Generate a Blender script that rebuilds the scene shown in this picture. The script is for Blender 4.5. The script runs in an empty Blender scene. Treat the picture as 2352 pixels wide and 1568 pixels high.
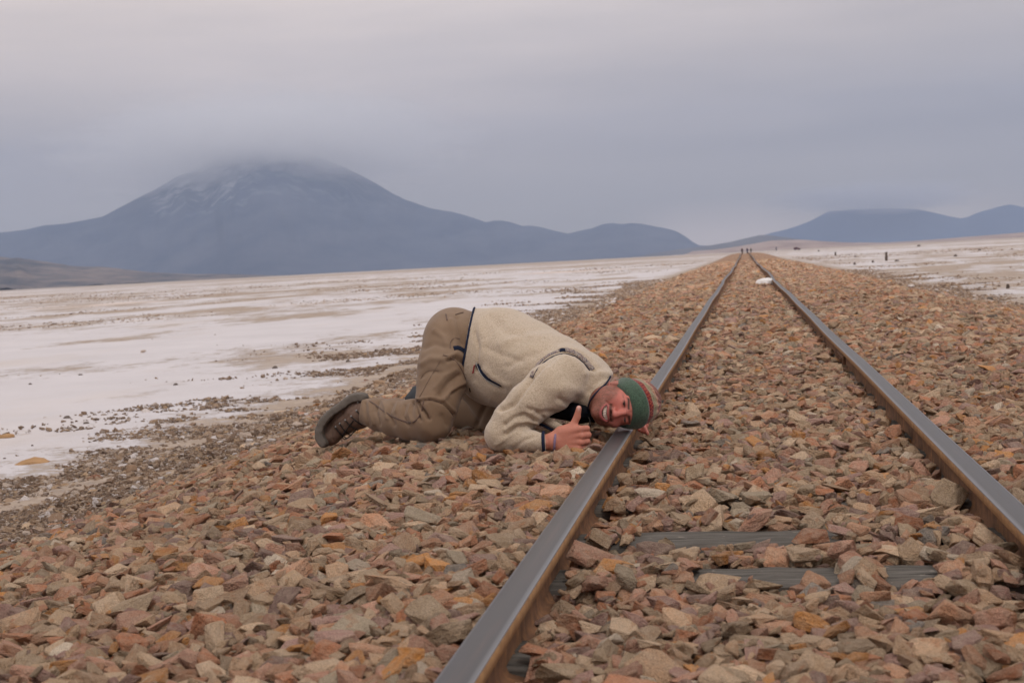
import bpy, bmesh, math, random, time
import numpy as np
from mathutils import Vector, Matrix
from mathutils.bvhtree import BVHTree
T0 = time.time()
random.seed(7)
rng = np.random.default_rng(11)
R_ = math.radians
scene = bpy.context.scene
COL = scene.collection

# ------------------------------------------------------------------ camera
FPX, CX, CY = 3267.0, 1176.0, 784.0            # reference grid of 2352 x 1568
def cdir(px, py):
    return Vector((px - CX, CY - py, -FPX))
Yc = cdir(1710.5, 577.0).normalized()
Zc = Yc.cross(cdir(0.0, 665.5)).normalized()
if Zc.y < 0: Zc = -Zc
Xc = Yc.cross(Zc).normalized()
M3 = Matrix((Xc, Yc, Zc))                       # camera vectors -> world
CAMLOC = Vector((-0.065, 0.0, 0.634))
cam_d = bpy.data.cameras.new('camera'); cam = bpy.data.objects.new('camera', cam_d); COL.objects.link(cam)
cam.matrix_world = Matrix.Translation(CAMLOC) @ M3.to_4x4()
cam_d.sensor_width = 36.0; cam_d.lens = 36.0 * FPX / 2352.0
cam_d.clip_start = 0.05; cam_d.clip_end = 120000.0
cam_d.dof.use_dof = True; cam_d.dof.focus_distance = 5.15; cam_d.dof.aperture_fstop = 8.0
scene.camera = cam
cR = np.array(M3 @ Vector((1, 0, 0))); cU = np.array(M3 @ Vector((0, 1, 0))); cF = np.array(M3 @ Vector((0, 0, -1)))
cO = np.array(CAMLOC)
def C(px, py, z):                               # reference pixel + depth -> camera-frame metres
    return np.array(((px - CX) * z / FPX, (CY - py) * z / FPX, z))
def c2w(p):
    p = np.asarray(p, float)
    return cO + p[..., 0:1] * cR + p[..., 1:2] * cU + p[..., 2:3] * cF
def w2c(p):
    q = np.asarray(p, float) - cO
    return np.stack([q @ cR, q @ cU, q @ cF], -1)
def w2px(p):
    q = w2c(p); z = np.maximum(q[..., 2], 1e-3)
    return np.stack([CX + q[..., 0] / z * FPX, CY - q[..., 1] / z * FPX, q[..., 2]], -1)
def ray(px, py):
    d = c2w(C(px, py, 1.0)) - cO
    return d / np.linalg.norm(d)
def on_plane(px, py, z):                        # where the sight line of a pixel meets height z
    d = ray(px, py); t = (z - cO[2]) / d[2]
    return cO + d * t

# ------------------------------------------------------------------ world: overcast sky
SUN_EL, SUN_AZ = R_(52), R_(150)                # azimuth measured from +Y towards +X
world = bpy.data.worlds.new("World"); scene.world = world; world.use_nodes = True
nt = world.node_tree; nt.nodes.clear()
class NB:
    """small node-building helper"""
    def __init__(s, nt): s.nt = nt
    def n(s, t, **kw):
        nd = s.nt.nodes.new(t)
        for k, v in kw.items():
            if k in nd.inputs.keys(): s.set(nd.inputs[k], v)
            else: setattr(nd, k, v)
        return nd
    def set(s, sock, v):
        if isinstance(v, bpy.types.NodeSocket): s.nt.links.new(v, sock)
        else:
            if sock.type == 'RGBA' and len(v) == 3: v = (*v, 1)
            sock.default_value = v
    def math(s, op, a, b=None, c=None, clamp=False):
        nd = s.nt.nodes.new('ShaderNodeMath'); nd.operation = op; nd.use_clamp = clamp
        for i, v in enumerate((a, b, c)):
            if v is not None: s.set(nd.inputs[i], v)
        return nd.outputs[0]
    def ramp(s, fac, stops, interp='LINEAR'):
        nd = s.nt.nodes.new('ShaderNodeValToRGB'); cr = nd.color_ramp; cr.interpolation = interp
        while len(cr.elements) < len(stops): cr.elements.new(0.5)
        for e, (p, c) in zip(cr.elements, stops):
            e.position = p
            if isinstance(c, (int, float)): c = (c, c, c)
            e.color = (*c, 1) if len(c) == 3 else c
        s.set(nd.inputs[0], fac); return nd.outputs[0]
    def mix(s, f, a, b, blend='MIX'):
        nd = s.nt.nodes.new('ShaderNodeMix'); nd.data_type = 'RGBA'; nd.blend_type = blend
        s.set(nd.inputs[0], f); s.set(nd.inputs[6], a); s.set(nd.inputs[7], b); return nd.outputs[2]
    def noise(s, vec, scale, detail=2, rough=0.5, out=0, **kw):
        nd = s.nt.nodes.new('ShaderNodeTexNoise'); s.set(nd.inputs['Vector'], vec)
        nd.inputs['Scale'].default_value = scale; nd.inputs['Detail'].default_value = detail; nd.inputs['Roughness'].default_value = rough
        for k, v in kw.items(): nd.inputs[k].default_value = v
        return nd.outputs[out]
    def vor(s, vec, scale, out='Distance', feature='F1', **kw):
        nd = s.nt.nodes.new('ShaderNodeTexVoronoi'); nd.feature = feature; s.set(nd.inputs['Vector'], vec)
        nd.inputs['Scale'].default_value = scale
        for k, v in kw.items(): nd.inputs[k].default_value = v
        return nd.outputs[out]
    def mapping(s, vec, scale=(1, 1, 1), loc=(0, 0, 0), rot=(0, 0, 0)):
        nd = s.nt.nodes.new('ShaderNodeMapping'); s.set(nd.inputs[0], vec)
        nd.inputs['Scale'].default_value = scale; nd.inputs['Location'].default_value = loc; nd.inputs['Rotation'].default_value = rot
        return nd.outputs[0]
    def bump(s, h, strength=0.5, dist=0.01, normal=None):
        nd = s.nt.nodes.new('ShaderNodeBump'); s.set(nd.inputs['Height'], h)
        nd.inputs['Strength'].default_value = strength; nd.inputs['Distance'].default_value = dist
        if normal is not None: s.set(nd.inputs['Normal'], normal)
        return nd.outputs[0]
b = NB(nt)
tc = b.n('ShaderNodeTexCoord').outputs['Generated']
sep = b.n('ShaderNodeSeparateXYZ', Vector=tc)
el = sep.outputs['Z']
sky = b.n('ShaderNodeTexSky', sky_type='NISHITA', sun_disc=False, sun_elevation=SUN_EL, sun_rotation=SUN_AZ, altitude=3700.0, air_density=1.0, dust_density=2.0)
skyl = b.n('ShaderNodeVectorMath', operation='SCALE'); b.set(skyl.inputs[0], sky.outputs[0]); skyl.inputs['Scale'].default_value = 0.10
# slow cloud undulation stretched along the horizon
mp = b.mapping(tc, scale=(1.6, 1.6, 7.0))
n1 = b.noise(mp, 1.1, 3, 0.45)
n2 = b.noise(b.mapping(tc, scale=(2.0, 2.0, 15.0), loc=(3.1, 0.4, 0), rot=(0, 0.04, 0)), 1.5, 5, 0.55)
e2 = b.math('ADD', el, b.math('MULTIPLY', b.math('SUBTRACT', n1, 0.5), 0.16))
base = b.ramp(e2, [(0.0, (0.440, 0.372, 0.320)), (0.035, (0.395, 0.350, 0.315)), (0.085, (0.430, 0.378, 0.340)), (0.16, (0.70, 0.605, 0.545)),
                   (0.30, (1.12, 0.985, 0.910)), (0.55, (1.10, 1.00, 0.95)), (1.0, (1.10, 1.02, 0.99))])
# the bank of heavier cloud hanging to the right of the track, warmer thin cloud to the left
side = b.math('MULTIPLY_ADD', sep.outputs['X'], 1.6, 0.55, clamp=True)
low = b.ramp(el, [(0.0, 0.3), (0.05, 1.0), (0.16, 1.0), (0.30, 0.0)])
warm = b.mix(b.math('MULTIPLY', low, b.math('MULTIPLY', b.math('SUBTRACT', 1.0, side), 0.75)), (1, 1, 1), (1.43, 1.37, 1.31))
base = b.mix(1.0, base, warm, 'MULTIPLY')
gapm = b.math('MULTIPLY', b.ramp(el, [(0.0, 1.0), (0.012, 1.0), (0.040, 0.0)]), b.ramp(b.math('ADD', sep.outputs['X'], 0.5), [(0.41, 0.0), (0.46, 1.0), (0.51, 1.0), (0.56, 0.35), (0.64, 0.7), (0.74, 0.0)]))
det = b.ramp(n2, [(0.28, (0.86, 0.87, 0.885)), (0.5, (1.0, 1.0, 1.0)), (0.72, (1.13, 1.12, 1.10))])
base = b.mix(1.0, base, det, 'MULTIPLY')
base = b.mix(b.math('MULTIPLY', gapm, 0.9), base, (0.74, 0.60, 0.53))
ground = b.ramp(el, [(0.495, 0.0), (0.5, 1.0)])
mixed = b.mix(0.93, skyl.outputs[0], base)
bg = b.n('ShaderNodeBackground', Color=mixed, Strength=1.0)
wo = b.n('ShaderNodeOutputWorld'); nt.links.new(bg.outputs[0], wo.inputs['Surface'])
world.cycles.sampling_method = 'AUTOMATIC'

sun_d = bpy.data.lights.new('sun', 'SUN'); sun = bpy.data.objects.new('sun', sun_d); COL.objects.link(sun)
sun_d.energy = 1.0; sun_d.angle = R_(16); sun_d.color = (1.0, 0.95, 0.90)
sd = Vector((math.sin(SUN_AZ) * math.cos(SUN_EL), math.cos(SUN_AZ) * math.cos(SUN_EL), math.sin(SUN_EL)))
sun.rotation_euler = (-sd).to_track_quat('-Z', 'Y').to_euler(); sun.location = (3, -3, 12)

vs = scene.view_settings
scene.display_settings.display_device = 'sRGB'
vs.view_transform = 'Standard'; vs.look = 'None'; vs.exposure = 0.0; vs.gamma = 1.0; vs.use_curve_mapping = False
cy = scene.cycles
cy.use_denoising = True
try: cy.denoiser = 'OPENIMAGEDENOISE'
except Exception: pass
cy.max_bounces = 6; cy.diffuse_bounces = 3; cy.glossy_bounces = 3; cy.transmission_bounces = 2; cy.transparent_max_bounces = 8
cy.volume_bounces = 5; cy.volume_step_rate = 1.0; cy.volume_max_steps = 256
cy.caustics_reflective = False; cy.caustics_refractive = False
cy.use_adaptive_sampling = True; cy.adaptive_threshold = 0.012

# ------------------------------------------------------------------ object helpers
def tag(o, label=None, cat=None, group=None, kind=None):
    if label: o['label'] = label
    if cat: o['category'] = cat
    if group: o['group'] = group
    if kind: o['kind'] = kind
    return o
def add(name, data, parent=None, mats=()):
    o = bpy.data.objects.new(name, data); COL.objects.link(o)
    for m in mats:
        if m is not None: data.materials.append(m)
    if parent is not None: o.parent = parent
    return o
def empty(name, loc=(0, 0, 0), rz=0.0):
    o = bpy.data.objects.new(name, None); COL.objects.link(o); o.location = loc; o.rotation_euler = (0, 0, rz); o.empty_display_size = 0.2
    return o
def mesh_np(name, V, Fq, smooth=True):
    me = bpy.data.meshes.new(name)
    V = np.asarray(V, np.float32); Fq = np.asarray(Fq, np.int32)
    k = Fq.shape[1]
    me.vertices.add(len(V)); me.vertices.foreach_set('co', V.ravel())
    me.loops.add(Fq.size); me.loops.foreach_set('vertex_index', Fq.ravel())
    me.polygons.add(len(Fq)); me.polygons.foreach_set('loop_start', np.arange(0, Fq.size, k, dtype=np.int32))
    me.polygons.foreach_set('use_smooth', np.full(len(Fq), smooth))
    me.update(calc_edges=True); me.validate()
    return me
def set_col(me, cols, name='Col'):
    a = me.color_attributes.new(name, 'FLOAT_COLOR', 'POINT')
    c = np.ones((len(me.vertices), 4), np.float32); c[:, :3] = cols
    a.data.foreach_set('color', c.ravel())
def rel(o, V):
    """world points -> coordinates relative to the parent Empty (translation only)"""
    return np.asarray(V) - np.array(o.location)

def hash3(i, j, k, seed=0):
    h = (i.astype(np.int64) * 374761393 + j.astype(np.int64) * 668265263 + k.astype(np.int64) * 2147483647 + seed * 974711) & 0xffffffff
    h = ((h ^ (h >> 13)) * 1274126177) & 0xffffffff
    h = h ^ (h >> 16)
    return (h & 0xffff) / 65535.0
def vnoise(P, scale=1.0, seed=0, octaves=1, rough=0.5):
    P = np.asarray(P, float)
    tot = np.zeros(P.shape[:-1]); amp = 1.0; norm = 0.0
    for o in range(octaves):
        q = P * scale * (2 ** o) + 37.3 * o
        f0 = np.floor(q); t = q - f0; t = t * t * (3 - 2 * t); i, j, k = (f0[..., a].astype(np.int64) for a in range(3))
        v = 0
        for dx in (0, 1):
            wx = t[..., 0] if dx else 1 - t[..., 0]
            for dy in (0, 1):
                wy = t[..., 1] if dy else 1 - t[..., 1]
                for dz in (0, 1):
                    wz = t[..., 2] if dz else 1 - t[..., 2]
                    v = v + wx * wy * wz * hash3(i + dx, j + dy, k + dz, seed + o)
        tot += amp * (v - 0.5) * 2; norm += amp; amp *= rough
    return tot / norm
def vnoise2(x, y, scale=1.0, seed=0, octaves=1, rough=0.5):
    return vnoise(np.stack([x, y, np.zeros_like(x)], -1), scale, seed, octaves, rough)

# ------------------------------------------------------------------ materials
def new_mat(name):
    m = bpy.data.materials.new(name); m.use_nodes = True
    nt = m.node_tree; nt.nodes.clear(); bb = NB(nt)
    bs = bb.n('ShaderNodeBsdfPrincipled'); out = bb.n('ShaderNodeOutputMaterial')
    nt.links.new(bs.outputs[0], out.inputs['Surface'])
    return m, bb, bs
def finish(bb, bs, color, rough=0.8, normal=None, metal=0.0, spec=0.3, **kw):
    bb.set(bs.inputs['Base Color'], color); bb.set(bs.inputs['Roughness'], rough)
    bb.set(bs.inputs['Metallic'], metal); bb.set(bs.inputs['Specular IOR Level'], spec)
    if normal is not None: bb.set(bs.inputs['Normal'], normal)
    for k, v in kw.items(): bb.set(bs.inputs[k], v)
def simple(name, col, rough=0.7, nscale=30.0, var=0.15, bump=0.2, bdist=0.003, metal=0.0, spec=0.3, **kw):
    m, bb, bs = new_mat(name)
    v = bb.n('ShaderNodeTexCoord').outputs['Object']
    n = bb.noise(v, nscale, 4, 0.6)
    c = bb.mix(n, tuple(x * (1 - var) for x in col), tuple(min(1, x * (1 + var)) for x in col))
    finish(bb, bs, c, rough, bb.bump(n, bump, bdist), metal, spec, **kw)
    return m

STONE_COLS = [(0.00, (0.58, 0.385, 0.245)), (0.13, (0.57, 0.310, 0.190)), (0.25, (0.52, 0.365, 0.235)), (0.36, (0.53, 0.285, 0.200)),
              (0.47, (0.43, 0.255, 0.215)), (0.55, (0.64, 0.470, 0.320)), (0.66, (0.42, 0.310, 0.205)), (0.74, (0.50, 0.215, 0.115)),
              (0.82, (0.32, 0.205, 0.175)), (0.875, (0.59, 0.270, 0.085)), (0.925, (0.42, 0.345, 0.250)), (0.960, (0.72, 0.610, 0.48)), (0.985, (0.26, 0.24, 0.22))]
def stone_material():
    m, bb, bs = new_mat('ballast_rock')
    oi = bb.n('ShaderNodeObjectInfo')
    tcn = bb.n('ShaderNodeTexCoord').outputs['Object']
    off = bb.n('ShaderNodeVectorMath', operation='MULTIPLY_ADD')
    bb.set(off.inputs[0], tcn); off.inputs[1].default_value = (1, 1, 1)
    cmb = bb.n('ShaderNodeCombineXYZ', X=bb.math('MULTIPLY', oi.outputs['Random'], 91.0), Y=bb.math('MULTIPLY', oi.outputs['Random'], 37.0), Z=0.0)
    bb.set(off.inputs[2], cmb.outputs[0]); v = off.outputs[0]
    c0 = bb.ramp(oi.outputs['Random'], STONE_COLS, 'CONSTANT')
    r2 = bb.math('FRACT', bb.math('MULTIPLY', oi.outputs['Random'], 57.31))
    c1 = bb.ramp(r2, [(0, (0.62, 0.585, 0.56)), (0.5, (0.98, 0.945, 0.91)), (1.0, (1.25, 1.21, 1.17))])
    c = bb.mix(1.0, c0, c1, 'MULTIPLY')
    nb = bb.noise(v, 2.4, 4, 0.62)
    c = bb.mix(bb.ramp(nb, [(0.35, 0.0), (0.62, 0.75)]), c, bb.mix(0.5, c, (0.60, 0.47, 0.35)))
    no = bb.noise(v, 1.7, 3, 0.5, Distortion=0.6)
    c = bb.mix(bb.ramp(no, [(0.60, 0.0), (0.72, 0.55)]), c, (0.46, 0.20, 0.09))
    gr = bb.noise(v, 26.0, 3, 0.7)
    c = bb.mix(1.0, c, bb.ramp(gr, [(0.3, 0.66), (0.7, 1.30)]), 'MULTIPLY')
    sp = bb.noise(v, 48.0, 2, 0.6)
    c = bb.mix(bb.ramp(sp, [(0.64, 0.0), (0.74, 0.5)]), c, (0.66, 0.57, 0.48))
    h = bb.math('ADD', bb.math('MULTIPLY', nb, 0.8), bb.math('ADD', bb.math('MULTIPLY', gr, 0.22), bb.math('MULTIPLY', bb.noise(v, 7.0, 3, 0.6), 0.55)))
    finish(bb, bs, c, 0.92, bb.bump(h, 0.75, 0.085), 0.0, 0.15)
    return m
M_STONE = stone_material()

def ballast_base_material():
    m, bb, bs = new_mat('gravel_and_dirt')
    tcn = bb.n('ShaderNodeNewGeometry').outputs['Position']
    sepp = bb.n('ShaderNodeSeparateXYZ', Vector=tcn); X = sepp.outputs['X']; Yv = sepp.outputs['Y']
    cell = bb.vor(tcn, 13.0, 'Color'); d = bb.vor(tcn, 13.0, 'Distance')
    sc_ = bb.n('ShaderNodeSeparateColor', Color=cell)
    g = bb.ramp(sc_.outputs[0], STONE_COLS, 'CONSTANT')
    g = bb.mix(1.0, g, bb.ramp(d, [(0.25, 1.0), (0.62, 0.42)]), 'MULTIPLY')
    dn = bb.noise(tcn, 5.0, 6, 0.65)
    dirt = bb.ramp(bb.math('MULTIPLY_ADD', bb.noise(tcn, 26.0, 4, 0.7), 0.5, bb.math('MULTIPLY', dn, 0.5)), [(0.36, (0.17, 0.115, 0.08)), (0.5, (0.33, 0.235, 0.165)), (0.64, (0.52, 0.41, 0.31))])
    ax = bb.math('ABSOLUTE', bb.math('ADD', X, -0.15))
    edge = bb.math('ADD', ax, bb.math('MULTIPLY', bb.math('SUBTRACT', bb.noise(tcn, 1.3, 3, 0.6), 0.5), 0.9))
    f = bb.ramp(bb.math('MULTIPLY', edge, 0.2), [(0.50, 0.0), (0.60, 1.0)])
    c = bb.mix(f, g, dirt)
    pale = bb.ramp(bb.noise(tcn, 0.8, 5, 0.6), [(0.52, 0.0), (0.70, 0.6)])
    c = bb.mix(bb.math('MULTIPLY', pale, f), c, (0.55, 0.48, 0.41))
    h = bb.math('ADD', bb.math('MULTIPLY', bb.math('SUBTRACT', 1.0, d), 0.6), bb.noise(tcn, 30.0, 4, 0.7))
    finish(bb, bs, c, 0.95, bb.bump(h, 0.7, 0.03), 0.0, 0.15)
    return m

def salt_material():
    m, bb, bs = new_mat('salt_crust')
    P = bb.n('ShaderNodeNewGeometry').outputs['Position']
    sp = bb.n('ShaderNodeSeparateXYZ', Vector=P); X, Yv = sp.outputs['X'], sp.outputs['Y']
    dist = bb.n('ShaderNodeVectorMath', operation='LENGTH'); bb.set(dist.inputs[0], P); dist = dist.outputs['Value']
    ldist = bb.math('LOGARITHM', bb.math('MAXIMUM', dist, 1.0), 10.0)
    fine = bb.noise(P, 2.2, 6, 0.62)
    tf_ = bb.noise(P, 8.0, 7, 0.78)
    gr_ = bb.noise(P, 3.0, 9, 0.80)
    med = bb.noise(bb.mapping(P, scale=(0.26, 0.11, 0.1), rot=(0, 0, 0.25)), 1.0, 8, 0.68)
    big = bb.noise(bb.mapping(P, scale=(0.022, 0.0125, 0.02), loc=(7.9, 3.1, 0)), 1.0, 6, 0.62)
    huge = bb.noise(bb.mapping(P, scale=(0.0035, 0.0018, 0.003), loc=(9, 2, 0)), 1.0, 5, 0.6)
    # toe roughness next to the embankment on either side
    ax = bb.math('ABSOLUTE', bb.math('ADD', X, -0.37))
    toe = bb.ramp(bb.math('MULTIPLY', ax, 0.1), [(0.36, 1.0), (0.44, 0.88), (0.50, 0.50), (0.60, 0.18), (0.74, 0.0)])
    mm = bb.math('ADD', bb.math('MULTIPLY_ADD', med, 0.55, bb.math('MULTIPLY', bb.math('SUBTRACT', gr_, 0.5), 0.22)), bb.math('MULTIPLY', big, 0.45))
    mask = bb.math('MULTIPLY', bb.ramp(mm, [(0.492, 0.0), (0.528, 0.92)]), bb.ramp(bb.math('MULTIPLY', dist, 0.02), [(0.22, 0.05), (0.42, 1.0)]))
    far = bb.ramp(bb.math('MULTIPLY', ldist, 0.25), [(0.62, 0.0), (0.80, 1.0)])
    maskh = bb.ramp(bb.math('ADD', huge, bb.math('MULTIPLY', far, 0.16)), [(0.56, 0.0), (0.66, 0.8)])
    tm = bb.ramp(bb.math('ADD', bb.math('MULTIPLY', toe, 0.30), bb.math('ADD', bb.math('MULTIPLY', fine, 0.45), bb.math('MULTIPLY', tf_, 0.45))), [(0.57, 0.0), (0.65, 0.95)])
    allm = bb.math('MAXIMUM', bb.math('MAXIMUM', mask, maskh), tm)
    brown = bb.ramp(bb.math('MULTIPLY_ADD', tf_, 0.5, bb.math('MULTIPLY', fine, 0.5)), [(0.3, (0.20, 0.145, 0.105)), (0.5, (0.34, 0.26, 0.195)), (0.7, (0.50, 0.41, 0.33))])
    salt = bb.mix(bb.noise(P, 0.6, 6, 0.6), (0.49, 0.460, 0.465), (0.665, 0.630, 0.645))
    salt = bb.mix(bb.ramp(bb.noise(bb.mapping(P, scale=(0.35, 0.16, 0.2)), 1.0, 5, 0.6), [(0.52, 0.0), (0.72, 0.55)]), salt, (0.54, 0.46, 0.40))
    salt = bb.mix(bb.math('MULTIPLY', bb.ramp(bb.noise(bb.mapping(P, scale=(0.05, 0.03, 0.2), loc=(2, 7, 0)), 1.0, 4, 0.5), [(0.60, 0.0), (0.70, 0.6)]), 1.0), salt, (0.66, 0.48, 0.34))
    c = bb.mix(allm, salt, brown)
    h = bb.math('ADD', bb.math('MULTIPLY', allm, 0.7), bb.math('MULTIPLY', bb.noise(P, 9.0, 6, 0.7), 0.5))
    finish(bb, bs, c, 0.75, bb.bump(h, 0.5, 0.03), 0.0, 0.25)
    return m

def rail_material():
    m, bb, bs = new_mat('rail_steel')
    tcn = bb.n('ShaderNodeTexCoord').outputs['Object']; geo = bb.n('ShaderNodeNewGeometry')
    at = bb.n('ShaderNodeAttribute', attribute_name='crown').outputs['Fac']
    st = bb.noise(bb.mapping(tcn, scale=(160, 1.2, 20)), 1.0, 4, 0.6)
    ru = bb.noise(bb.mapping(tcn, scale=(30, 22, 26)), 1.0, 5, 0.65)
    streak = bb.noise(bb.mapping(tcn, scale=(3, 45, 1.5)), 1.0, 3, 0.6)
    edge = bb.math('ADD', at, bb.math('MULTIPLY', bb.math('SUBTRACT', st, 0.5), 0.25))
    pol = bb.ramp(edge, [(0.42, 0.0), (0.52, 1.0)])
    steel = bb.mix(st, (0.040, 0.038, 0.039), (0.090, 0.086, 0.088))
    steel = bb.mix(bb.ramp(bb.noise(bb.mapping(tcn, scale=(24, 1.1, 1)), 1.0, 4, 0.65), [(0.54, 0.0), (0.68, 0.6)]), steel, (0.10, 0.075, 0.07))
    rust = bb.ramp(bb.math('ADD', bb.math('MULTIPLY', ru, 0.6), bb.math('MULTIPLY', streak, 0.4)),
                   [(0.3, (0.085, 0.045, 0.028)), (0.5, (0.17, 0.085, 0.045)), (0.68, (0.31, 0.15, 0.062))])
    shine = bb.math('MULTIPLY', bb.ramp(at, [(0.50, 0.0), (0.60, 0.9), (0.80, 0.45), (0.97, 0.0)]), bb.math('MULTIPLY_ADD', st, 0.6, 0.6), clamp=True)  # polished running edge, its bright highlight painted into the steel colour
    steel = bb.mix(shine, steel, (0.34, 0.34, 0.355))
    side = bb.n('ShaderNodeAttribute', attribute_name='side').outputs['Fac']
    rust = bb.mix(side, rust, bb.ramp(ru, [(0.3, (0.24, 0.125, 0.055)), (0.7, (0.42, 0.235, 0.10))]))
    c = bb.mix(pol, rust, steel)
    rough = bb.math('MULTIPLY_ADD', pol, -0.52, 0.92)
    rough = bb.math('ADD', rough, bb.math('MULTIPLY', bb.math('SUBTRACT', st, 0.5), 0.12))
    metal = bb.math('MULTIPLY', pol, 0.35)
    h = bb.math('MULTIPLY', bb.math('ADD', ru, bb.math('MULTIPLY', streak, 0.6)), bb.math('SUBTRACT', 1.0, pol))
    finish(bb, bs, c, rough, bb.bump(h, 0.6, 0.004), metal, 0.35)
    return m
M_RAIL = rail_material()

def wood_material():
    m, bb, bs = new_mat('weathered_sleeper_wood')
    tcn = bb.n('ShaderNodeTexCoord').outputs['Object']
    oi = bb.n('ShaderNodeObjectInfo').outputs['Random']
    v = bb.n('ShaderNodeVectorMath', operation='ADD'); bb.set(v.inputs[0], tcn); bb.set(v.inputs[1], bb.n('ShaderNodeCombineXYZ', X=bb.math('MULTIPLY', oi, 13.0)).outputs[0])
    g = bb.noise(bb.mapping(v.outputs[0], scale=(5.0, 60, 50)), 1.0, 7, 0.72, Distortion=0.5)
    g2 = bb.noise(bb.mapping(v.outputs[0], scale=(1.0, 14, 10)), 1.0, 4, 0.6)
    c = bb.ramp(g, [(0.26, (0.035, 0.032, 0.029)), (0.45, (0.105, 0.096, 0.086)), (0.72, (0.185, 0.17, 0.152))])
    c = bb.mix(bb.ramp(g2, [(0.55, 0.0), (0.75, 0.5)]), c, (0.26, 0.21, 0.16))
    c = bb.mix(bb.ramp(bb.noise(v.outputs[0], 22.0, 3, 0.6), [(0.66, 0.0), (0.72, 0.6)]), c, (0.42, 0.36, 0.30))
    finish(bb, bs, c, 0.9, bb.bump(g, 0.5, 0.004), 0.0, 0.0)
    return m
M_WOOD = wood_material()

# ------------------------------------------------------------------ terrain shapes
TOE_L, TOE_R, Z_SALT = -3.97, 4.70, -0.57
def rise(y):                                    # the line climbs gently to a crest, then falls away
    y = np.asarray(y, float)
    r = 0.42 * (1 / (1 + np.exp(-(y - 140) / 26.0)) - 1 / (1 + np.exp(140 / 26.0)))
    return r - 0.52 * (1 / (1 + np.exp(-(y - 315) / 26.0)))
def bed(x, y=5.0):                              # target top of the ballast
    x = np.asarray(x, float)
    yy = np.zeros_like(x) + y
    xs = [-9.0, TOE_L, -3.0, -2.3, -1.8, -1.35, -0.60, -0.50, -0.47, -0.36, 0.0, 0.36, 0.47, 0.50, 0.60, 1.6, 2.1, 2.8, 3.6, TOE_R, 9.0]
    zs = [Z_SALT, Z_SALT, -0.385, -0.215, -0.115, -0.062, -0.040, -0.050, -0.120, -0.100, -0.090, -0.100, -0.118, -0.060, -0.045, -0.055, -0.11, -0.23, -0.40, Z_SALT, Z_SALT]
    z = np.interp(x, xs, zs)
    w = 0.012 * vnoise2(x + 3.1, yy, 1.9, 5, 2) + 0.01 * vnoise2(x, yy + 9.0, 0.6, 8)
    w = w * np.where(np.abs(x) > 0.7, 1.3, 0.5)
    return z + w + rise(yy) * np.clip((z - Z_SALT) / 0.3, 0, 1)

# salt flat: one sheet out to the horizon
def axis(vals): return np.array(sorted(set(np.round(vals, 4))))
gx = axis(np.concatenate([np.arange(-9, 9.01, 0.12), np.geomspace(9, 26000, 44), -np.geomspace(9, 26000, 44)]))
gy = axis(np.concatenate([np.arange(0, 14, 0.16), np.geomspace(14, 26000, 130), -np.geomspace(0.5, 26000, 26)]))
GX, GY = np.meshgrid(gx, gy, indexing='ij')
near = np.exp(-np.maximum(0, np.hypot(GX, GY) - 5) / 14.0)
prox = np.exp(-np.maximum(0, np.abs(GX - 0.37) - 4.2) / 1.6)
GZ = Z_SALT + 0.02 * vnoise2(GX, GY, 0.8, 21, 3, 0.6) * near + 0.05 * prox * near * np.clip(vnoise2(GX, GY, 3.2, 22, 2, 0.6) + 0.1, 0, 1)
GZ = np.where((GX > TOE_L + 0.25) & (GX < TOE_R - 0.25), Z_SALT - 0.10, GZ)
def grid_faces(nx, ny):
    i, j = np.meshgrid(np.arange(nx - 1), np.arange(ny - 1), indexing='ij'); a = (i * ny + j).ravel()
    return np.stack([a, a + ny, a + ny + 1, a + 1], -1)
me = mesh_np('salt_flat', np.stack([GX, GY, GZ], -1).reshape(-1, 3), grid_faces(len(gx), len(gy)))
salt = add('salt_flat', me, None, [salt_material()]); tag(salt, 'white salt flat streaked with brown crust reaching to the horizon', kind='structure')

# embankment sheet (under the stones)
ex = np.concatenate([np.arange(TOE_L - 0.35, TOE_R + 0.36, 0.06)])
ey = np.concatenate([np.arange(-3.0, 16.0, 0.06 * 1.5), np.geomspace(16.0, 560.0, 130)])
EX, EY = np.meshgrid(ex, ey, indexing='ij')
EZ = bed(EX, EY)
stone_w = np.clip((3.0 - np.abs(EX - 0.1)) / 0.5, 0, 1)
sink = np.interp(EY, [0, 10, 30, 70, 90], [0.038, 0.040, 0.035, 0.02, 0.0])
EZ = EZ - sink * stone_w + (1 - stone_w) * (0.016 * vnoise2(EX, EY, 5.0, 31, 3, 0.6) + 0.02 * vnoise2(EX, EY, 1.7, 32, 2)) * np.exp(-np.maximum(0, EY - 12) / 30)
EZ = np.where(np.abs(EX) < 0.62, np.minimum(EZ, -0.165 + rise(EY)), EZ)
EZ = EZ + np.interp(EY, [40, 90], [0.0, 1.0]) * 0.03 * vnoise2(EX * 2.2, EY * 0.9, 2.0, 35, 2) * stone_w
EZ = np.where((EX < TOE_L - 0.05) | (EX > TOE_R + 0.05), Z_SALT - 0.06, EZ)
me = mesh_np('ballast_bed', np.stack([EX, EY, EZ], -1).reshape(-1, 3), grid_faces(len(ex), len(ey)))
M_BED = ballast_base_material()
bedo = add('ballast_bed', me, None, [M_BED]); tag(bedo, 'gravel embankment carrying the railway line with dusty lower slopes', kind='structure')
print('terrain', round(time.time() - T0, 1))
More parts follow.
